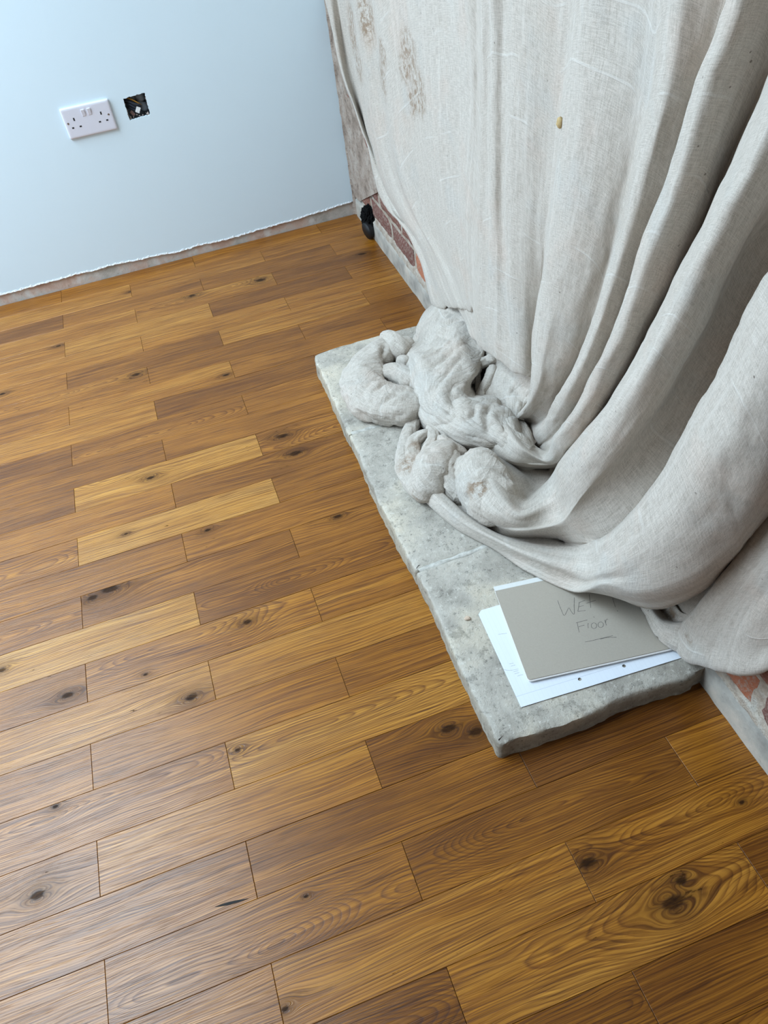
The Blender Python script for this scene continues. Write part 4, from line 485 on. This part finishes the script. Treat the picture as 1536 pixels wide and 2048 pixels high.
crust('mortar_smear', -.26, -1.0, lambda y: .088 + .012*mnoise.noise((y*9, 7, 7)), .0068, M['mortar'], .058, 9., 120, .012)
crust('mortar_smear', -2.02, -2.75, lambda y: .082 + .010*mnoise.noise((y*9, 3, 7)), .0068, M['mortar'], .058, 5., 120, .010)
crust('plaster_patch', -.012, -.37, lambda y: .62+1.1*y, .0085, M['oldplaster'], lambda y: .075 if y > -.08 else .075-(y+.08)*.48, 21., 90, .012)

# rest of the room, out of the picture, with the openings the daylight comes through
def wall_opening(name, kind_m, x0, x1, y0, y1, z0, z1, axis, o0, o1, p0, p1):
    bm = bmesh.new()
    if axis == 'z':
        for a in ((x0, o0, y0, y1), (o1, x1, y0, y1), (o0, o1, y0, p0), (o0, o1, p1, y1)): box(bm, *a, z0, z1)
    else:
        for a in ((y0, o0, z0, z1), (o1, y1, z0, z1), (o0, o1, z0, p0), (o0, o1, p1, z1)): box(bm, x0, x1, *a)
    return tag(link(name, bm_mesh(name, bm), kind_m), kind='structure')
wall_opening('ceiling', M['ceiling'], -2.6, XC+.15, -4.7, .14, 2.45, 2.55, 'z', -1.8, -.3, -2.0, .06)
wall_opening('wall_left', M['ceiling'], -2.6, -2.5, -4.7, .14, -.05, 2.45, 'x', -2.25, -.25, .4, 2.1)
tag(link('wall_front', boxmesh('wall_front', -2.6, XC+.15, -4.8, -4.7, -.05, 2.45), M['frontwall']), kind='structure')
for nm, bars in (('window_1', [(-2.6, -2.52, -2.25, -2.19, .4, 2.1), (-2.6, -2.52, -.31, -.25, .4, 2.1), (-2.6, -2.52, -1.28, -1.22, .46, 2.04), (-2.6, -2.52, -2.19, -.31, .4, .46), (-2.6, -2.52, -2.19, -.31, 2.04, 2.1)]),
                 ('window_2', [(-1.8, -1.74, -2.0, .06, 2.53, 2.6), (-.36, -.3, -2.0, .06, 2.53, 2.6), (-1.74, -.36, -2.0, -1.94, 2.53, 2.6), (-1.74, -.36, 0, .06, 2.53, 2.6)])):
    bm = bmesh.new()
    for b in bars: box(bm, *b)
    tag(link(nm, bm_mesh(nm, bm), M['frame']), kind='structure')

# ---------------------------------------------------------------- hearth of three flagstones
hz = HZ
hearth = tag(empty('hearth', (.85, -1.5, 0)), 'raised hearth of three rough grey flagstones against the brick wall', 'hearth')
def child(o, root):
    o.parent = root; o.matrix_parent_inverse = root.matrix_world.inverted() if False else o.matrix_parent_inverse
    o.location = tuple(np.array(o.location) - np.array(root.location)); return o
def dens(P, step=.006):
    P = np.array(P, float); s = arc(P); n = max(2, int(s[-1]/step)); T = np.linspace(0, s[-1], n)
    return np.stack([np.interp(T, s, P[:, k]) for k in range(2)], 1)
def stone(top, bot_off, seed, dome=.0):
    """top: closed outline (x,y) counter-clockwise; rough, rounded arris; bottom set in/out by bot_off(x,y)"""
    P = np.array(top); n = len(P)
    T = np.roll(P, -2, 0) - np.roll(P, 2, 0); T /= np.maximum(np.linalg.norm(T, axis=1), 1e-9)[:, None]
    N = np.stack([T[:, 1], -T[:, 0]], 1)
    bm = bmesh.new(); rings = []
    for k, (z, o_) in enumerate(((0.0005, None), (.013, .3), (.028, .75), (.038, 1.), (.0437, .5), (.0457, -.5), (.0459, -3.))):
        ring = []
        for a in range(n):
            x, y = P[a]; e = edge_at(x, y)
            if o_ is None: d = bot_off(x, y)
            else:
                d = bot_off(x, y)*max(0, 1-z/.045)*.8 + (.0035*o_ if o_ > 0 else .0035*o_)
            rgh = .0011*mnoise.noise((x*80, y*80, z*60+seed)) + .0017*mnoise.noise((x*14, y*14, z*40+seed)) if k < 5 else 0
            d = (d + rgh*1.5)*e if k < 6 else d*e
            zz = hz*z/.0459 + (.0010*mnoise.noise((x*45, y*45, seed)) + .0016*mnoise.noise((x*12, y*12, seed+4)) if k >= 4 else 0)
            ring.append(bm.verts.new((x+N[a, 0]*d, y+N[a, 1]*d, zz)))
        rings.append(ring)
    for r0, r1 in zip(rings, rings[1:]):
        for a in range(n): bm.faces.new((r0[a], r0[(a+1) % n], r1[(a+1) % n], r1[a]))
    es = [e for e in bm.edges if e.is_boundary and e.verts[0].co.z > hz*.8]
    bmesh.ops.triangle_fill(bm, edges=es, use_beauty=True)
    return bm_mesh('hearth_stone', bm)
HT = np.array(HEARTH_LEFT); HF = np.array(HEARTH_FRONT); HB = np.array(HEARTH_BACK)
def edge_at(x, y): return 0. if x > wall_x(y)-.03 else 1.
J = HEARTH_JOINTS                     # two joints, each (left point, right point)
def left_between(ya, yb):
    Q = dens(HT, .004); return [q for q in Q if yb <= q[1] <= ya]
def wob(Q, amp=.0025, s=0.):
    return [(q[0]+amp*mnoise.noise((q[0]*35, q[1]*35, s)), q[1]+amp*mnoise.noise((q[0]*35, q[1]*35, s+9))) for q in Q]
gap = .0045
rx = lambda y: wall_x(y)-.0015
l0, r0 = J[0]; l1, r1 = J[1]
polys = []
# back stone: along the left edge from the back corner to joint 1
polys.append(wob(dens(HB[::-1]))+wob(left_between(HT[0][1], l0[1]+gap))+wob(dens([(l0[0], l0[1]+gap), (r0[0], r0[1]+gap), (rx(r0[1]), r0[1]+gap)]), .002, 3)+list(map(tuple, dens([(rx(r0[1]), r0[1]+gap), (rx(HB[-1][1]), HB[-1][1])], .02))))
polys.append(list(map(tuple, dens([(rx(r0[1]), r0[1]-gap), (r0[0], r0[1]-gap), (l0[0], l0[1]-gap)])))+wob(left_between(l0[1]-gap, l1[1]+gap))+wob(dens([(l1[0], l1[1]+gap), (r1[0], r1[1]+gap), (rx(r1[1]), r1[1]+gap)]), .002, 5)+list(map(tuple, dens([(rx(r1[1]), r1[1]+gap), (rx(r0[1]), r0[1]-gap)], .02))))
polys.append(list(map(tuple, dens([(rx(r1[1]), r1[1]-gap), (r1[0], r1[1]-gap), (l1[0], l1[1]-gap)])))+wob(left_between(l1[1]-gap, HT[-1][1]))+wob(dens(HF))+list(map(tuple, dens([(rx(HF[-1][1]), HF[-1][1]), (rx(r1[1]), r1[1]-gap)], .02))))
def clean(Q):
    out = [Q[0]]
    for q in Q[1:]:
        if math.hypot(q[0]-out[-1][0], q[1]-out[-1][1]) > .0022: out.append(q)
    if math.hypot(out[0][0]-out[-1][0], out[0][1]-out[-1][1]) < .0022: out.pop()
    A = sum(a[0]*b[1]-b[0]*a[1] for a, b in zip(out, out[1:]+out[:1]))
    return out if A > 0 else out[::-1]
for k, Q in enumerate(polys):
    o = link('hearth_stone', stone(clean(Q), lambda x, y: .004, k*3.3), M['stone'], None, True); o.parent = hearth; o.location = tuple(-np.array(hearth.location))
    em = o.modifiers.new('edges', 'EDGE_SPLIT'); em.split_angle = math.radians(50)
for (a, b) in J:
    bm = bmesh.new(); pr = None; e = np.array([rx(b[1]), b[1]]); a_ = np.array(a)+np.array([.004, 0])
    for t in np.linspace(0, 1, 60):
        q = a_+(e-a_)*t; z = hz-.0008+.0012*mnoise.noise((q[0]*40, q[1]*40, 2)); wd = .0065+.004*mnoise.noise((q[0]*25, 1, 2))
        ring = [bm.verts.new((q[0], q[1]+wd, z-.010)), bm.verts.new((q[0], q[1]+wd, z)), bm.verts.new((q[0], q[1], z+.0012)), bm.verts.new((q[0], q[1]-wd, z)), bm.verts.new((q[0], q[1]-wd, z-.010))]
        if pr:
            for j in range(4): bm.faces.new((pr[j], ring[j], ring[j+1], pr[j+1]))
        pr = ring
    o = link('mortar_joint', bm_mesh('mortar_joint', bm), M['joint'], hearth, True); o.location = tuple(-np.array(hearth.location))

# ---------------------------------------------------------------- the dust sheet
sheet = tag(empty('dust_sheet', (.95, -1.5, HZ)), 'pale cotton dust sheet hung over the fireplace and heaped on the hearth', 'sheet')
def grid_mesh(name, V, uv):
    n, m, _ = V.shape
    idx = np.arange(n*m).reshape(n, m)
    F = np.stack([idx[:-1, :-1], idx[:-1, 1:], idx[1:, 1:], idx[1:, :-1]], -1).reshape(-1, 4)
    me = bpy.data.meshes.new(name); me.from_pydata(V.reshape(-1, 3).tolist(), [], F.tolist()); me.update()
    ul = me.uv_layers.new(name='UVMap'); uvf = uv.reshape(-1, 2)
    li = np.empty(len(me.loops), int); me.loops.foreach_get('vertex_index', li)
    ul.data.foreach_set('uv', uvf[li].astype(np.float32).ravel()); return me
def rest_z(x, y):
    """height of what the cloth lies on: the notepad where it lies, else nothing"""
    a = (x-PAD[0][0])*PAD[1][0]+(y-PAD[0][1])*PAD[1][1]; b = (x-PAD[0][0])*PAD[2][0]+(y-PAD[0][1])*PAD[2][1]
    return np.where((a > -.02) & (a < .317) & (b > -.02) & (b < .232), HZ+.0108, -1.)
def creases(U, Q, seed, f):
    """sharp-bottomed folds that run diagonally across the cloth"""
    w_ = vnoise(U*f*.5, Q*f*.35, seed)*1.1
    a = np.abs(vnoise(U*f+Q*f*.75+w_, Q*f*.33-U*f*.2+w_, seed+1)); b = np.abs(vnoise(U*f*2.1+Q*f*1.4+w_, Q*f*.8, seed+2))
    return (np.sqrt(a+.02)-.5)*1.3+(np.sqrt(b+.02)-.5)*.5
def press(V, nr):
    """push the fold lines into the heap, with a slight lip each side"""
    S = V.reshape(-1, 3); out = np.zeros(len(S))
    for P, a in CREASES:
        P = np.array(P); s = arc(P); Q = herm(P, s, np.linspace(0, s[-1], 26)); ends = np.sin(np.linspace(.12, 3.02, 26))
        D_ = np.linalg.norm((S[:, None, :]-Q[None])*np.array([1, 1, .15]), axis=2); k = D_.argmin(1); d = D_[np.arange(len(S)), k]
        out += a*ends[k]*(-np.exp(-(d/.0055)**2)+.42*np.exp(-((d-.015)/.009)**2))
    return V+nr*out.reshape(V.shape[:2])[..., None]
def pleats(x):
    return np.sqrt(np.abs(np.sin(x))+.015)-.78
def normals(V):
    a = np.gradient(V, axis=0); b = np.gradient(V, axis=1); n = np.cross(a, b); return n/np.maximum(np.linalg.norm(n, axis=2), 1e-9)[..., None]
def loft(name, rails, turns, N=170, Mx=6, vt=.74, amp=.0016, wr=.0012, seed=1, thick=.0016, flip=False, fu=16, fv=5, cr=0., cf=14):
    R_ = []
    tv = np.linspace(0, 1, N)
    for P, tn in zip(rails, turns):
        s = arc(P); S = s.copy(); n = len(P)
        if tn is None or tn >= n-1: S = s/s[-1]
        else: S = np.where(s <= s[tn], s/s[tn]*vt, vt+(s-s[tn])/max(1e-6, s[-1]-s[tn])*(1-vt))
        R_.append(herm(P, S, tv))
    R_ = np.array(R_)                              # rails, N, 3
    ch = np.r_[0, np.cumsum(np.linalg.norm(np.diff(R_, axis=0), axis=2).mean(1))]
    T = np.concatenate([np.linspace(ch[k], ch[k+1], Mx, endpoint=False) for k in range(len(ch)-1)]+[[ch[-1]]])
    V = herm(R_.reshape(len(ch), -1), ch, T).reshape(len(T), N, 3)
    vv = np.r_[0, np.cumsum(np.linalg.norm(np.diff(V, axis=1), axis=2).mean(0))]
    U, Q = np.meshgrid(T, vv, indexing='ij')
    nr = normals(V); sgn = 1. if nr[..., 2].mean() - nr[..., 0].mean() > 0 else -1.
    d = amp*vnoise(U*fu+3, Q*fv, seed) + amp*.6*vnoise(U*fu*2.3, Q*fv*2+9, seed+1) + wr*vnoise(U*70+Q*6, Q*22, seed+2) + wr*.6*vnoise(U*120, Q*60-U*30, seed+3)
    if cr:
        wp = vnoise(U*9, Q*7, seed+40)*1.5+vnoise(U*22, Q*16, seed+41)*.5
        d = d + cr*creases(U, Q, seed+30, cf) + cr*1.1*pleats(U*34+Q*23+wp*1.6)*(.55+.45*vnoise(U*14, Q*10, seed+42)) + cr*.45*pleats(U*75+Q*34+wp*3)*np.clip(.2+vnoise(U*18, Q*14, seed+43), 0, 1)
    V = V + nr*d[..., None]*sgn
    if cr: V = press(V, normals(V)*sgn)
    V[..., 0] = np.minimum(V[..., 0], XB+KB*V[..., 1]-.010)
    V[..., 2] = np.where(V[..., 1] > -2.10, np.maximum(V[..., 2], HZ+.0035), V[..., 2])
    V[..., 2] = np.maximum(V[..., 2], rest_z(V[..., 0], V[..., 1]))
    o = link(name, grid_mesh(name, V, np.stack([U, Q], -1)), M['cloth'], sheet, True); o.location = tuple(-np.array(sheet.location))
    if thick:
        md = o.modifiers.new('thickness', 'SOLIDIFY'); md.thickness = thick; md.offset = 0
    return o
loft('hanging_cloth', HANG, TURNS, 190, 6, .72)
loft('hem_corner', PATCH['flap'], [None]*9, 90, 8, seed=5, amp=.0018)
loft('hem_corner', PATCH['hem'], [None]*9, 70, 8, seed=6)
loft('bunched_cloth', PATCH['lobe'], [None]*9, 190, 16, seed=8, amp=.0030, wr=.0006, fu=22, fv=9, cr=.0085, cf=15)['crumple'] = 0.5
loft('bunched_cloth', PATCH['inner'], [None]*9, 60, 10, seed=9, amp=.0022, wr=.0006, cr=.004, cf=30)['crumple'] = 0.5
loft('tucked_corner', PATCH['underflap'], [None]*9, 50, 10, seed=12)
loft('bunched_cloth', PATCH['backfold'], [None]*9, 40, 10, seed=10, amp=.002)['crumple'] = 0.5
def strand(name, pts, seed):
    A = np.array(pts); s = arc(A[:, :3]); N = max(24, int(s[-1]/.0035)); T = np.linspace(0, s[-1], N)
    C_ = herm(A[:, :3], s, T); wh = herm(A[:, 3:], s, T)
    t = np.gradient(C_, axis=0); t /= np.linalg.norm(t, axis=1)[:, None]
    up = np.array([0, 0, 1.]); sd = np.cross(t, up); sd /= np.maximum(np.linalg.norm(sd, axis=1), 1e-6)[:, None]; u2 = np.cross(sd, t)
    K = 28; th = np.linspace(0, 2*np.pi, K+1)
    e = np.clip(np.minimum(T, s[-1]-T)/(wh[:, 0]*.9), 0, 1); cap = np.sqrt(1-(1-e)**2)*.96+.04
    TH, TT = np.meshgrid(th, T, indexing='xy')
    cs, sn = np.cos(TH), np.sin(TH)
    r = wh.mean(1)[:, None]
    PX = C_[:, None, 0]+wh[:, :1]*cs; PY = C_[:, None, 1]+wh[:, 1:]*sn
    per = lambda f, fs, sd_: vnoise(8+f*np.cos(TH)+TT*fs, 8+f*np.sin(TH)+TT*fs*.35, sd_)
    dn = 1+.12*per(1.5, 14, seed)+.20*(np.sqrt(np.abs(per(2.0, 26, seed+1))+.02)-.55)+.11*(np.sqrt(np.abs(per(3.6, 55, seed+2))+.02)-.5)
    wp = per(.9, 9, seed+6)
    dn = dn+.22*pleats(1.5*TH+TT*16+wp*1.5)*(.6+.5*per(.8, 11, seed+7))+.07*pleats(3*TH-TT*34+wp*2.5)*np.clip(.3+per(1.2, 16, seed+8), 0, 1)
    rad_w = wh[:, :1]*cap[:, None]*dn; rad_h = wh[:, 1:]*cap[:, None]*dn
    sq = lambda a: np.sign(a)*np.abs(a)**.85
    V = C_[:, None, :] + sd[:, None, :]*(sq(cs)*rad_w)[..., None] + u2[:, None, :]*(sq(sn)*rad_h)[..., None]
    nv = V-C_[:, None, :]; nv /= np.maximum(np.linalg.norm(nv, axis=2), 1e-6)[..., None]; V = press(V, nv)
    V[..., 2] = np.maximum(V[..., 2], HZ+.003)
    V[..., 0] = np.minimum(V[..., 0], XB+KB*V[..., 1]-.010)
    o = link(name, grid_mesh(name, V, np.stack([TH*r, TT], -1)), M['cloth'], sheet, True); o.location = tuple(-np.array(sheet.location)); return o
for k, (nm, pts) in enumerate(STRANDS.items()): strand('cloth_fold', pts, 20+k*5)['crumple'] = 0.5
# dried foam dab stuck to the cloth
bm = bmesh.new(); bmesh.ops.create_icosphere(bm, subdivisions=3, radius=1)
for v in bm.verts:
    n_ = 1+.25*mnoise.noise(v.co*2.2); v.co = Vector((v.co.x*.005*n_, v.co.y*.006*n_, v.co.z*.008*n_))
o = link('foam_dab', bm_mesh('foam_dab', bm), M['foam'], sheet, True); o.location = tuple(np.array(FOAM)-np.array(sheet.location)); o['label'] = 'yellow dried foam dab'

# ---------------------------------------------------------------- notepad and loose sheet
def rect_on(bl, br_dir, up_dir): return np.array(bl), np.array(br_dir), np.array(up_dir)
PB, PDX, PDY = map(np.array, PAD)          # corner, unit long axis, unit short axis (world xy)
padrot = math.atan2(PDX[1], PDX[0]); z0 = HZ+.0028
pad = tag(empty('notepad', (*PB, z0)), 'grey chipboard backed notepad marked WET FLOOR, face down, tucked under the dust sheet', 'notepad'); pad.rotation_euler = (0, 0, padrot)
PL, PW = .297, .2105
def rounded(name, x0, x1, y0, y1, za, zb, r=.004, jit=0.):
    bm = bmesh.new(); pts = []
    for cx, cy, a0 in ((x1-r, y0+r, -90), (x1-r, y1-r, 0), (x0+r, y1-r, 90), (x0+r, y0+r, 180)):
        for k in range(5): a = math.radians(a0+22.5*k); pts.append((cx+r*math.cos(a), cy+r*math.sin(a)))
    lo = [bm.verts.new((x, y, za)) for x, y in pts]; hi = [bm.verts.new((x, y, zb)) for x, y in pts]; n = len(pts)
    for k in range(n): bm.faces.new((lo[k], lo[(k+1) % n], hi[(k+1) % n], hi[k]))
    bm.faces.new(lo[::-1]); bm.faces.new(hi); return bm_mesh(name, bm)
for k in range(4):
    j = random.uniform(-.0008, .0008); link('page_block', rounded('page_block', .0012+j, PL-.001, .0004-j-.0006*k, PW-.0015, k*.00115, k*.00115+.00108, .003), M['pages'], pad)
link('card_back', rounded('card_back', 0, PL, .0014, PW-.010, .0047, .0058, .005), M['card'], pad)
link('binding_strip', rounded('binding_strip', -.0003, PL, PW-.0104, PW, .0046, .0060, .001), M['tape'], pad)
def ribbon(bm, pts, wd, z):
    P = np.array(pts, float); s = arc(P); T = np.linspace(0, s[-1], max(3, int(s[-1]/.002))); Q = herm(P, s, T)
    t = np.gradient(Q, axis=0); t /= np.maximum(np.linalg.norm(t, axis=1), 1e-9)[:, None]; nn = np.stack([-t[:, 1], t[:, 0]], 1)
    pr = None
    for k, (q, m) in enumerate(zip(Q, nn)):
        w_ = wd*(.75+.35*mnoise.noise((k*.7, q[0]*90, 0)))
        c = [bm.verts.new((*(q+m*w_), z)), bm.verts.new((*q, z+.00012)), bm.verts.new((*(q-m*w_), z))]
        if pr: bm.faces.new((pr[0], c[0], c[1], pr[1])); bm.faces.new((pr[1], c[1], c[2], pr[2]))
        pr = c
bm = bmesh.new()
for st in WRITING: ribbon(bm, st, .00050, .00585)
o = link('handwriting', bm_mesh('handwriting', bm), M['pencil'], pad); o['label'] = 'pencilled words WET FLOOR'; o['kind'] = 'stuff'
SB, SDX = np.array(SHEET[0]), np.array(SHEET[1]); srot = math.atan2(SDX[1], SDX[0])
# loose punched A4 sheet under the pad
bm = bmesh.new()
def loop(pts):
    v = [bm.verts.new((a, b, 0)) for a, b in pts]; return [bm.edges.new((v[k], v[(k+1) % len(v)])) for k in range(len(v))]
SW = .210
e = loop([(0, 0), (.06, 0), (.12, -.0003), (.2, 0), (.297, 0), (.297, SW), (.15, SW), (.008, SW), (0, SW-.007), (0, .1)])
for hx, hy in SHEET_HOLES: e += loop([(hx+.0031*math.cos(2*math.pi*k/16), hy+.0031*math.sin(2*math.pi*k/16)) for k in range(16)])
bmesh.ops.triangle_fill(bm, edges=e, use_beauty=True)
ext = bmesh.ops.extrude_face_region(bm, geom=list(bm.faces))
for v in [q for q in ext['geom'] if isinstance(q, bmesh.types.BMVert)]: v.co.z = .0005
ls = tag(empty('loose_paper', (*SB, HZ+.0016)), 'white punched sheet of ruled paper lying under the grey notepad', 'paper'); ls.rotation_euler = (0, 0, srot)
link('paper_sheet', bm_mesh('paper_sheet', bm), M['paper'], ls)
bm = bmesh.new()
for st in SHEET_MARKS: ribbon(bm, st, .00022, .00055)
link('pencil_marks', bm_mesh('pencil_marks', bm), M['pencil'], ls)['kind'] = 'stuff'
# plaster chip
bm = bmesh.new(); bmesh.ops.create_icosphere(bm, subdivisions=2, radius=1)
for v in bm.verts: n_ = 1+.35*mnoise.noise(v.co*1.6); v.co = Vector((v.co.x*.0062*n_, v.co.y*.0045*n_, v.co.z*.002))
o = link('plaster_chip', bm_mesh('plaster_chip', bm), M['chip']); o.location = (*CHIP, HZ+.0028); tag(o, 'small pinkish plaster chip lying on the hearth beside the loose paper', 'rubble')

# ---------------------------------------------------------------- twin socket on the wall
SX, SZ = .2870, .4938
so = tag(empty('double_socket', (SX, -.0012, SZ)), 'white twin switched socket on the blue white wall', 'socket')
def plate():
    bm = bmesh.new(); secs = []
    for (y, ins, r) in ((0, 0, .003), (-.0045, .0, .0035), (-.0066, .0009, .004), (-.0080, .0030, .0045), (-.0085, .0065, .005)):
        a, b = .073-ins, .043-ins; pts = []
        for cx, cz, a0 in ((a-r, b-r, 0), (-a+r, b-r, 90), (-a+r, -b+r, 180), (a-r, -b+r, 270)):
            for k in range(7): t = math.radians(a0+15*k); pts.append((cx+r*math.cos(t), y, cz+r*math.sin(t)))
        secs.append([bm.verts.new(p) for p in pts])
    n = len(secs[0])
    for s0, s1 in zip(secs, secs[1:]):
        for k in range(n): bm.faces.new((s0[k], s0[(k+1) % n], s1[(k+1) % n], s1[k]))
    bm.faces.new(secs[-1]); bm.faces.new(secs[0][::-1]); return bm_mesh('faceplate', bm)
link('faceplate', plate(), M['plastic'], so)
for (a, b) in SOCK['switch']:
    bm = bmesh.new(); box(bm, -.0052, .0052, -.0022, .0022, -.0095, .0095, .0012, 2)
    for v in bm.verts: v.co.y -= .0016*(v.co.z/.0095)*(-1 if v.co.y < 0 else 0)*-1
    o = link('switch', bm_mesh('switch', bm), M['plastic'], so); o.location = (a, -.0088, b)
for (a, b) in SOCK['screw']:
    bm = bmesh.new(); cyl(bm, (0, 0, 0), (0, -1, 0), .0030, .0006, 18); o = link('screw', bm_mesh('screw', bm), M['screw'], so); o.location = (a, -.0083, b)
    bm = bmesh.new(); box(bm, -.0024, .0024, -.0002, .0002, -.0004, .0004); q = link('screw_slot', bm_mesh('screw_slot', bm), M['slot'], o); q.location = (0, -.0007, 0)
for (a, b, w_, h_) in SOCK['slot']:
    o = link('pin_slot', boxmesh('pin_slot', -w_/2, w_/2, -.00025, .001, -h_/2, h_/2), M['slot'], so); o.location = (a, -.0085, b)

# ---------------------------------------------------------------- cut-out with bare wiring
cx, cz = (HX0+HX1)/2, (HZ0+HZ1)/2
sb = tag(empty('wiring_recess', (cx, 0, cz)), 'square hole cut in the wall with a dusty grey box and bare cables', 'wall box')
def local(o): o.location = tuple(np.array(o.location)-np.array(sb.location)); return o
bm = bmesh.new(); a0, a1, b0, b1 = HX0-.003, HX1+.003, HZ0-.003, HZ1+.003; D = .038; t = .0015
box(bm, a0, a1, D, D+t, b0, b1); box(bm, a0, a0+t, .006, D, b0, b1); box(bm, a1-t, a1, .006, D, b0, b1); box(bm, a0, a1, .006, D, b0, b0+t); box(bm, a0, a1, .006, D, b1-t, b1)
local(link('back_box', bm_mesh('back_box', bm), M['boxgrey'], sb))
bm = bmesh.new()
for (x, z, r, yy) in ((HX0+.052, HZ1-.012, .016, .024), (HX0+.055, HZ0+.022, .015, .028), (HX0+.030, HZ1-.010, .012, .030), (HX0+.048, HZ0+.034, .012, .03)):
    d = bmesh.ops.create_icosphere(bm, subdivisions=2, radius=r)
    for v in d['verts']: v.co = Vector((x+v.co.x*(1+.3*mnoise.noise(v.co*90)), yy+v.co.y*.5, z+v.co.z*(1+.3*mnoise.noise(v.co*70))))
local(link('cement_lumps', bm_mesh('cement_lumps', bm), M['boxgrey'], sb, True))
def tube(name, pts, r, m, parent, n=8, smooth=True):
    P = np.array(pts, float); s = arc(P); T = np.linspace(0, s[-1], 6*len(P)); Q = herm(P, s, T); bm = bmesh.new(); pr = None
    tg = np.gradient(Q, axis=0)
    for q, t_ in zip(Q, tg):
        a = Vector(t_).normalized(); u = a.orthogonal().normalized() if pr is None else (lu - a*lu.dot(a)).normalized(); lu = u; v_ = a.cross(u)
        ring = [bm.verts.new(Vector(q)+(u*math.cos(2*math.pi*k/n)+v_*math.sin(2*math.pi*k/n))*r) for k in range(n)]
        if pr:
            for k in range(n): bm.faces.new((pr[k], pr[(k+1) % n], ring[(k+1) % n], ring[k]))
        else: bm.faces.new(ring[::-1])
        pr = ring
    bm.faces.new(pr); return link(name, bm_mesh(name, bm), m, parent, smooth)
q = lambda u, v, y: (HX0+(HX1-HX0)*u, y, HZ0+(HZ1-HZ0)*v)
local(tube('earth_wire', [q(.05, .86, .03), q(.22, .86, .016), q(.42, .75, .010), q(.62, .56, .012), q(.70, .45, .02)], .0019, M['wire_earth'], sb))
local(tube('cable', [q(.02, .80, .03), q(.20, .74, .014), q(.40, .60, .010), q(.62, .50, .013), q(.66, .40, .022)], .0034, M['wire_dark'], sb))
local(tube('cable', [q(.05, .62, .03), q(.22, .58, .016), q(.36, .46, .014), q(.50, .36, .02)], .0036, M['wire_dark'], sb))
local(tube('cable', [q(.08, .42, .032), q(.18, .44, .022), q(.30, .34, .018), q(.44, .30, .018)], .0032, M['wire_dark'], sb))
bm = bmesh.new(); box(bm, -.0062, .0062, -.004, .004, -.0085, .0085, .0008); box(bm, -.0045, -.001, -.0046, -.003, -.006, -.002); box(bm, .001, .0045, -.0046, -.003, -.006, -.002)
o = link('cable_connector', bm_mesh('cable_connector', bm), M['white'], sb); o.location = tuple(np.array(q(.50, .30, .014))-np.array(sb.location)); o.rotation_euler = (0, math.radians(32), 0); o['label'] = 'white cable connector'
o = link('brown_clip', boxmesh('brown_clip', -.005, .005, -.003, .003, -.008, .008, .0015), M['rust'], sb); o.location = tuple(np.array(q(.22, .2, .014))-np.array(sb.location)); o.rotation_euler = (0, math.radians(-28), 0)
bm = bmesh.new()
for k in range(34):
    u, v = random.uniform(.02, .98), random.uniform(.0, .09) if k < 22 else random.uniform(.1, .95)
    if k >= 22: u = random.choice((.005, .99))
    d = bmesh.ops.create_icosphere(bm, subdivisions=1, radius=random.uniform(.0012, .0035)); P_ = q(u, v, random.uniform(.003, .02))
    for w_ in d['verts']: w_.co += Vector(P_)
o = local(link('plaster_crumbs', bm_mesh('plaster_crumbs', bm), M['rubble'], sb)); o['kind'] = 'stuff'

# ---------------------------------------------------------------- sooty pipe stub low in the corner
pp = tag(empty('pipe_stub', (wall_x(PIPE[1]), PIPE[1], .04)), 'short black pipe stub with sooty foam collar poking from the brick wall', 'pipe')
def plocal(o): o.location = tuple(np.array(o.location)-np.array(pp.location)); return o
px0, py0 = wall_x(PIPE[1]), PIPE[1]
plocal(tube('pipe_end', [(px0+.02, py0-.004, .034), (px0-.014, py0-.004, .032), (px0-.032, py0-.008, .030)], .028, M['black'], pp, 20))
bm = bmesh.new(); bmesh.ops.create_icosphere(bm, subdivisions=5, radius=1)
for v in bm.verts:
    n_ = 1+.16*mnoise.noise(v.co*3)+.10*mnoise.noise(v.co*11)+.07*random.uniform(-1, 1)
    v.co = Vector((px0-.004+v.co.x*.030*n_, py0+.018+v.co.y*.042*n_, .058+v.co.z*.046*n_))
plocal(link('foam_collar', bm_mesh('foam_collar', bm), M['fuzz'], pp))
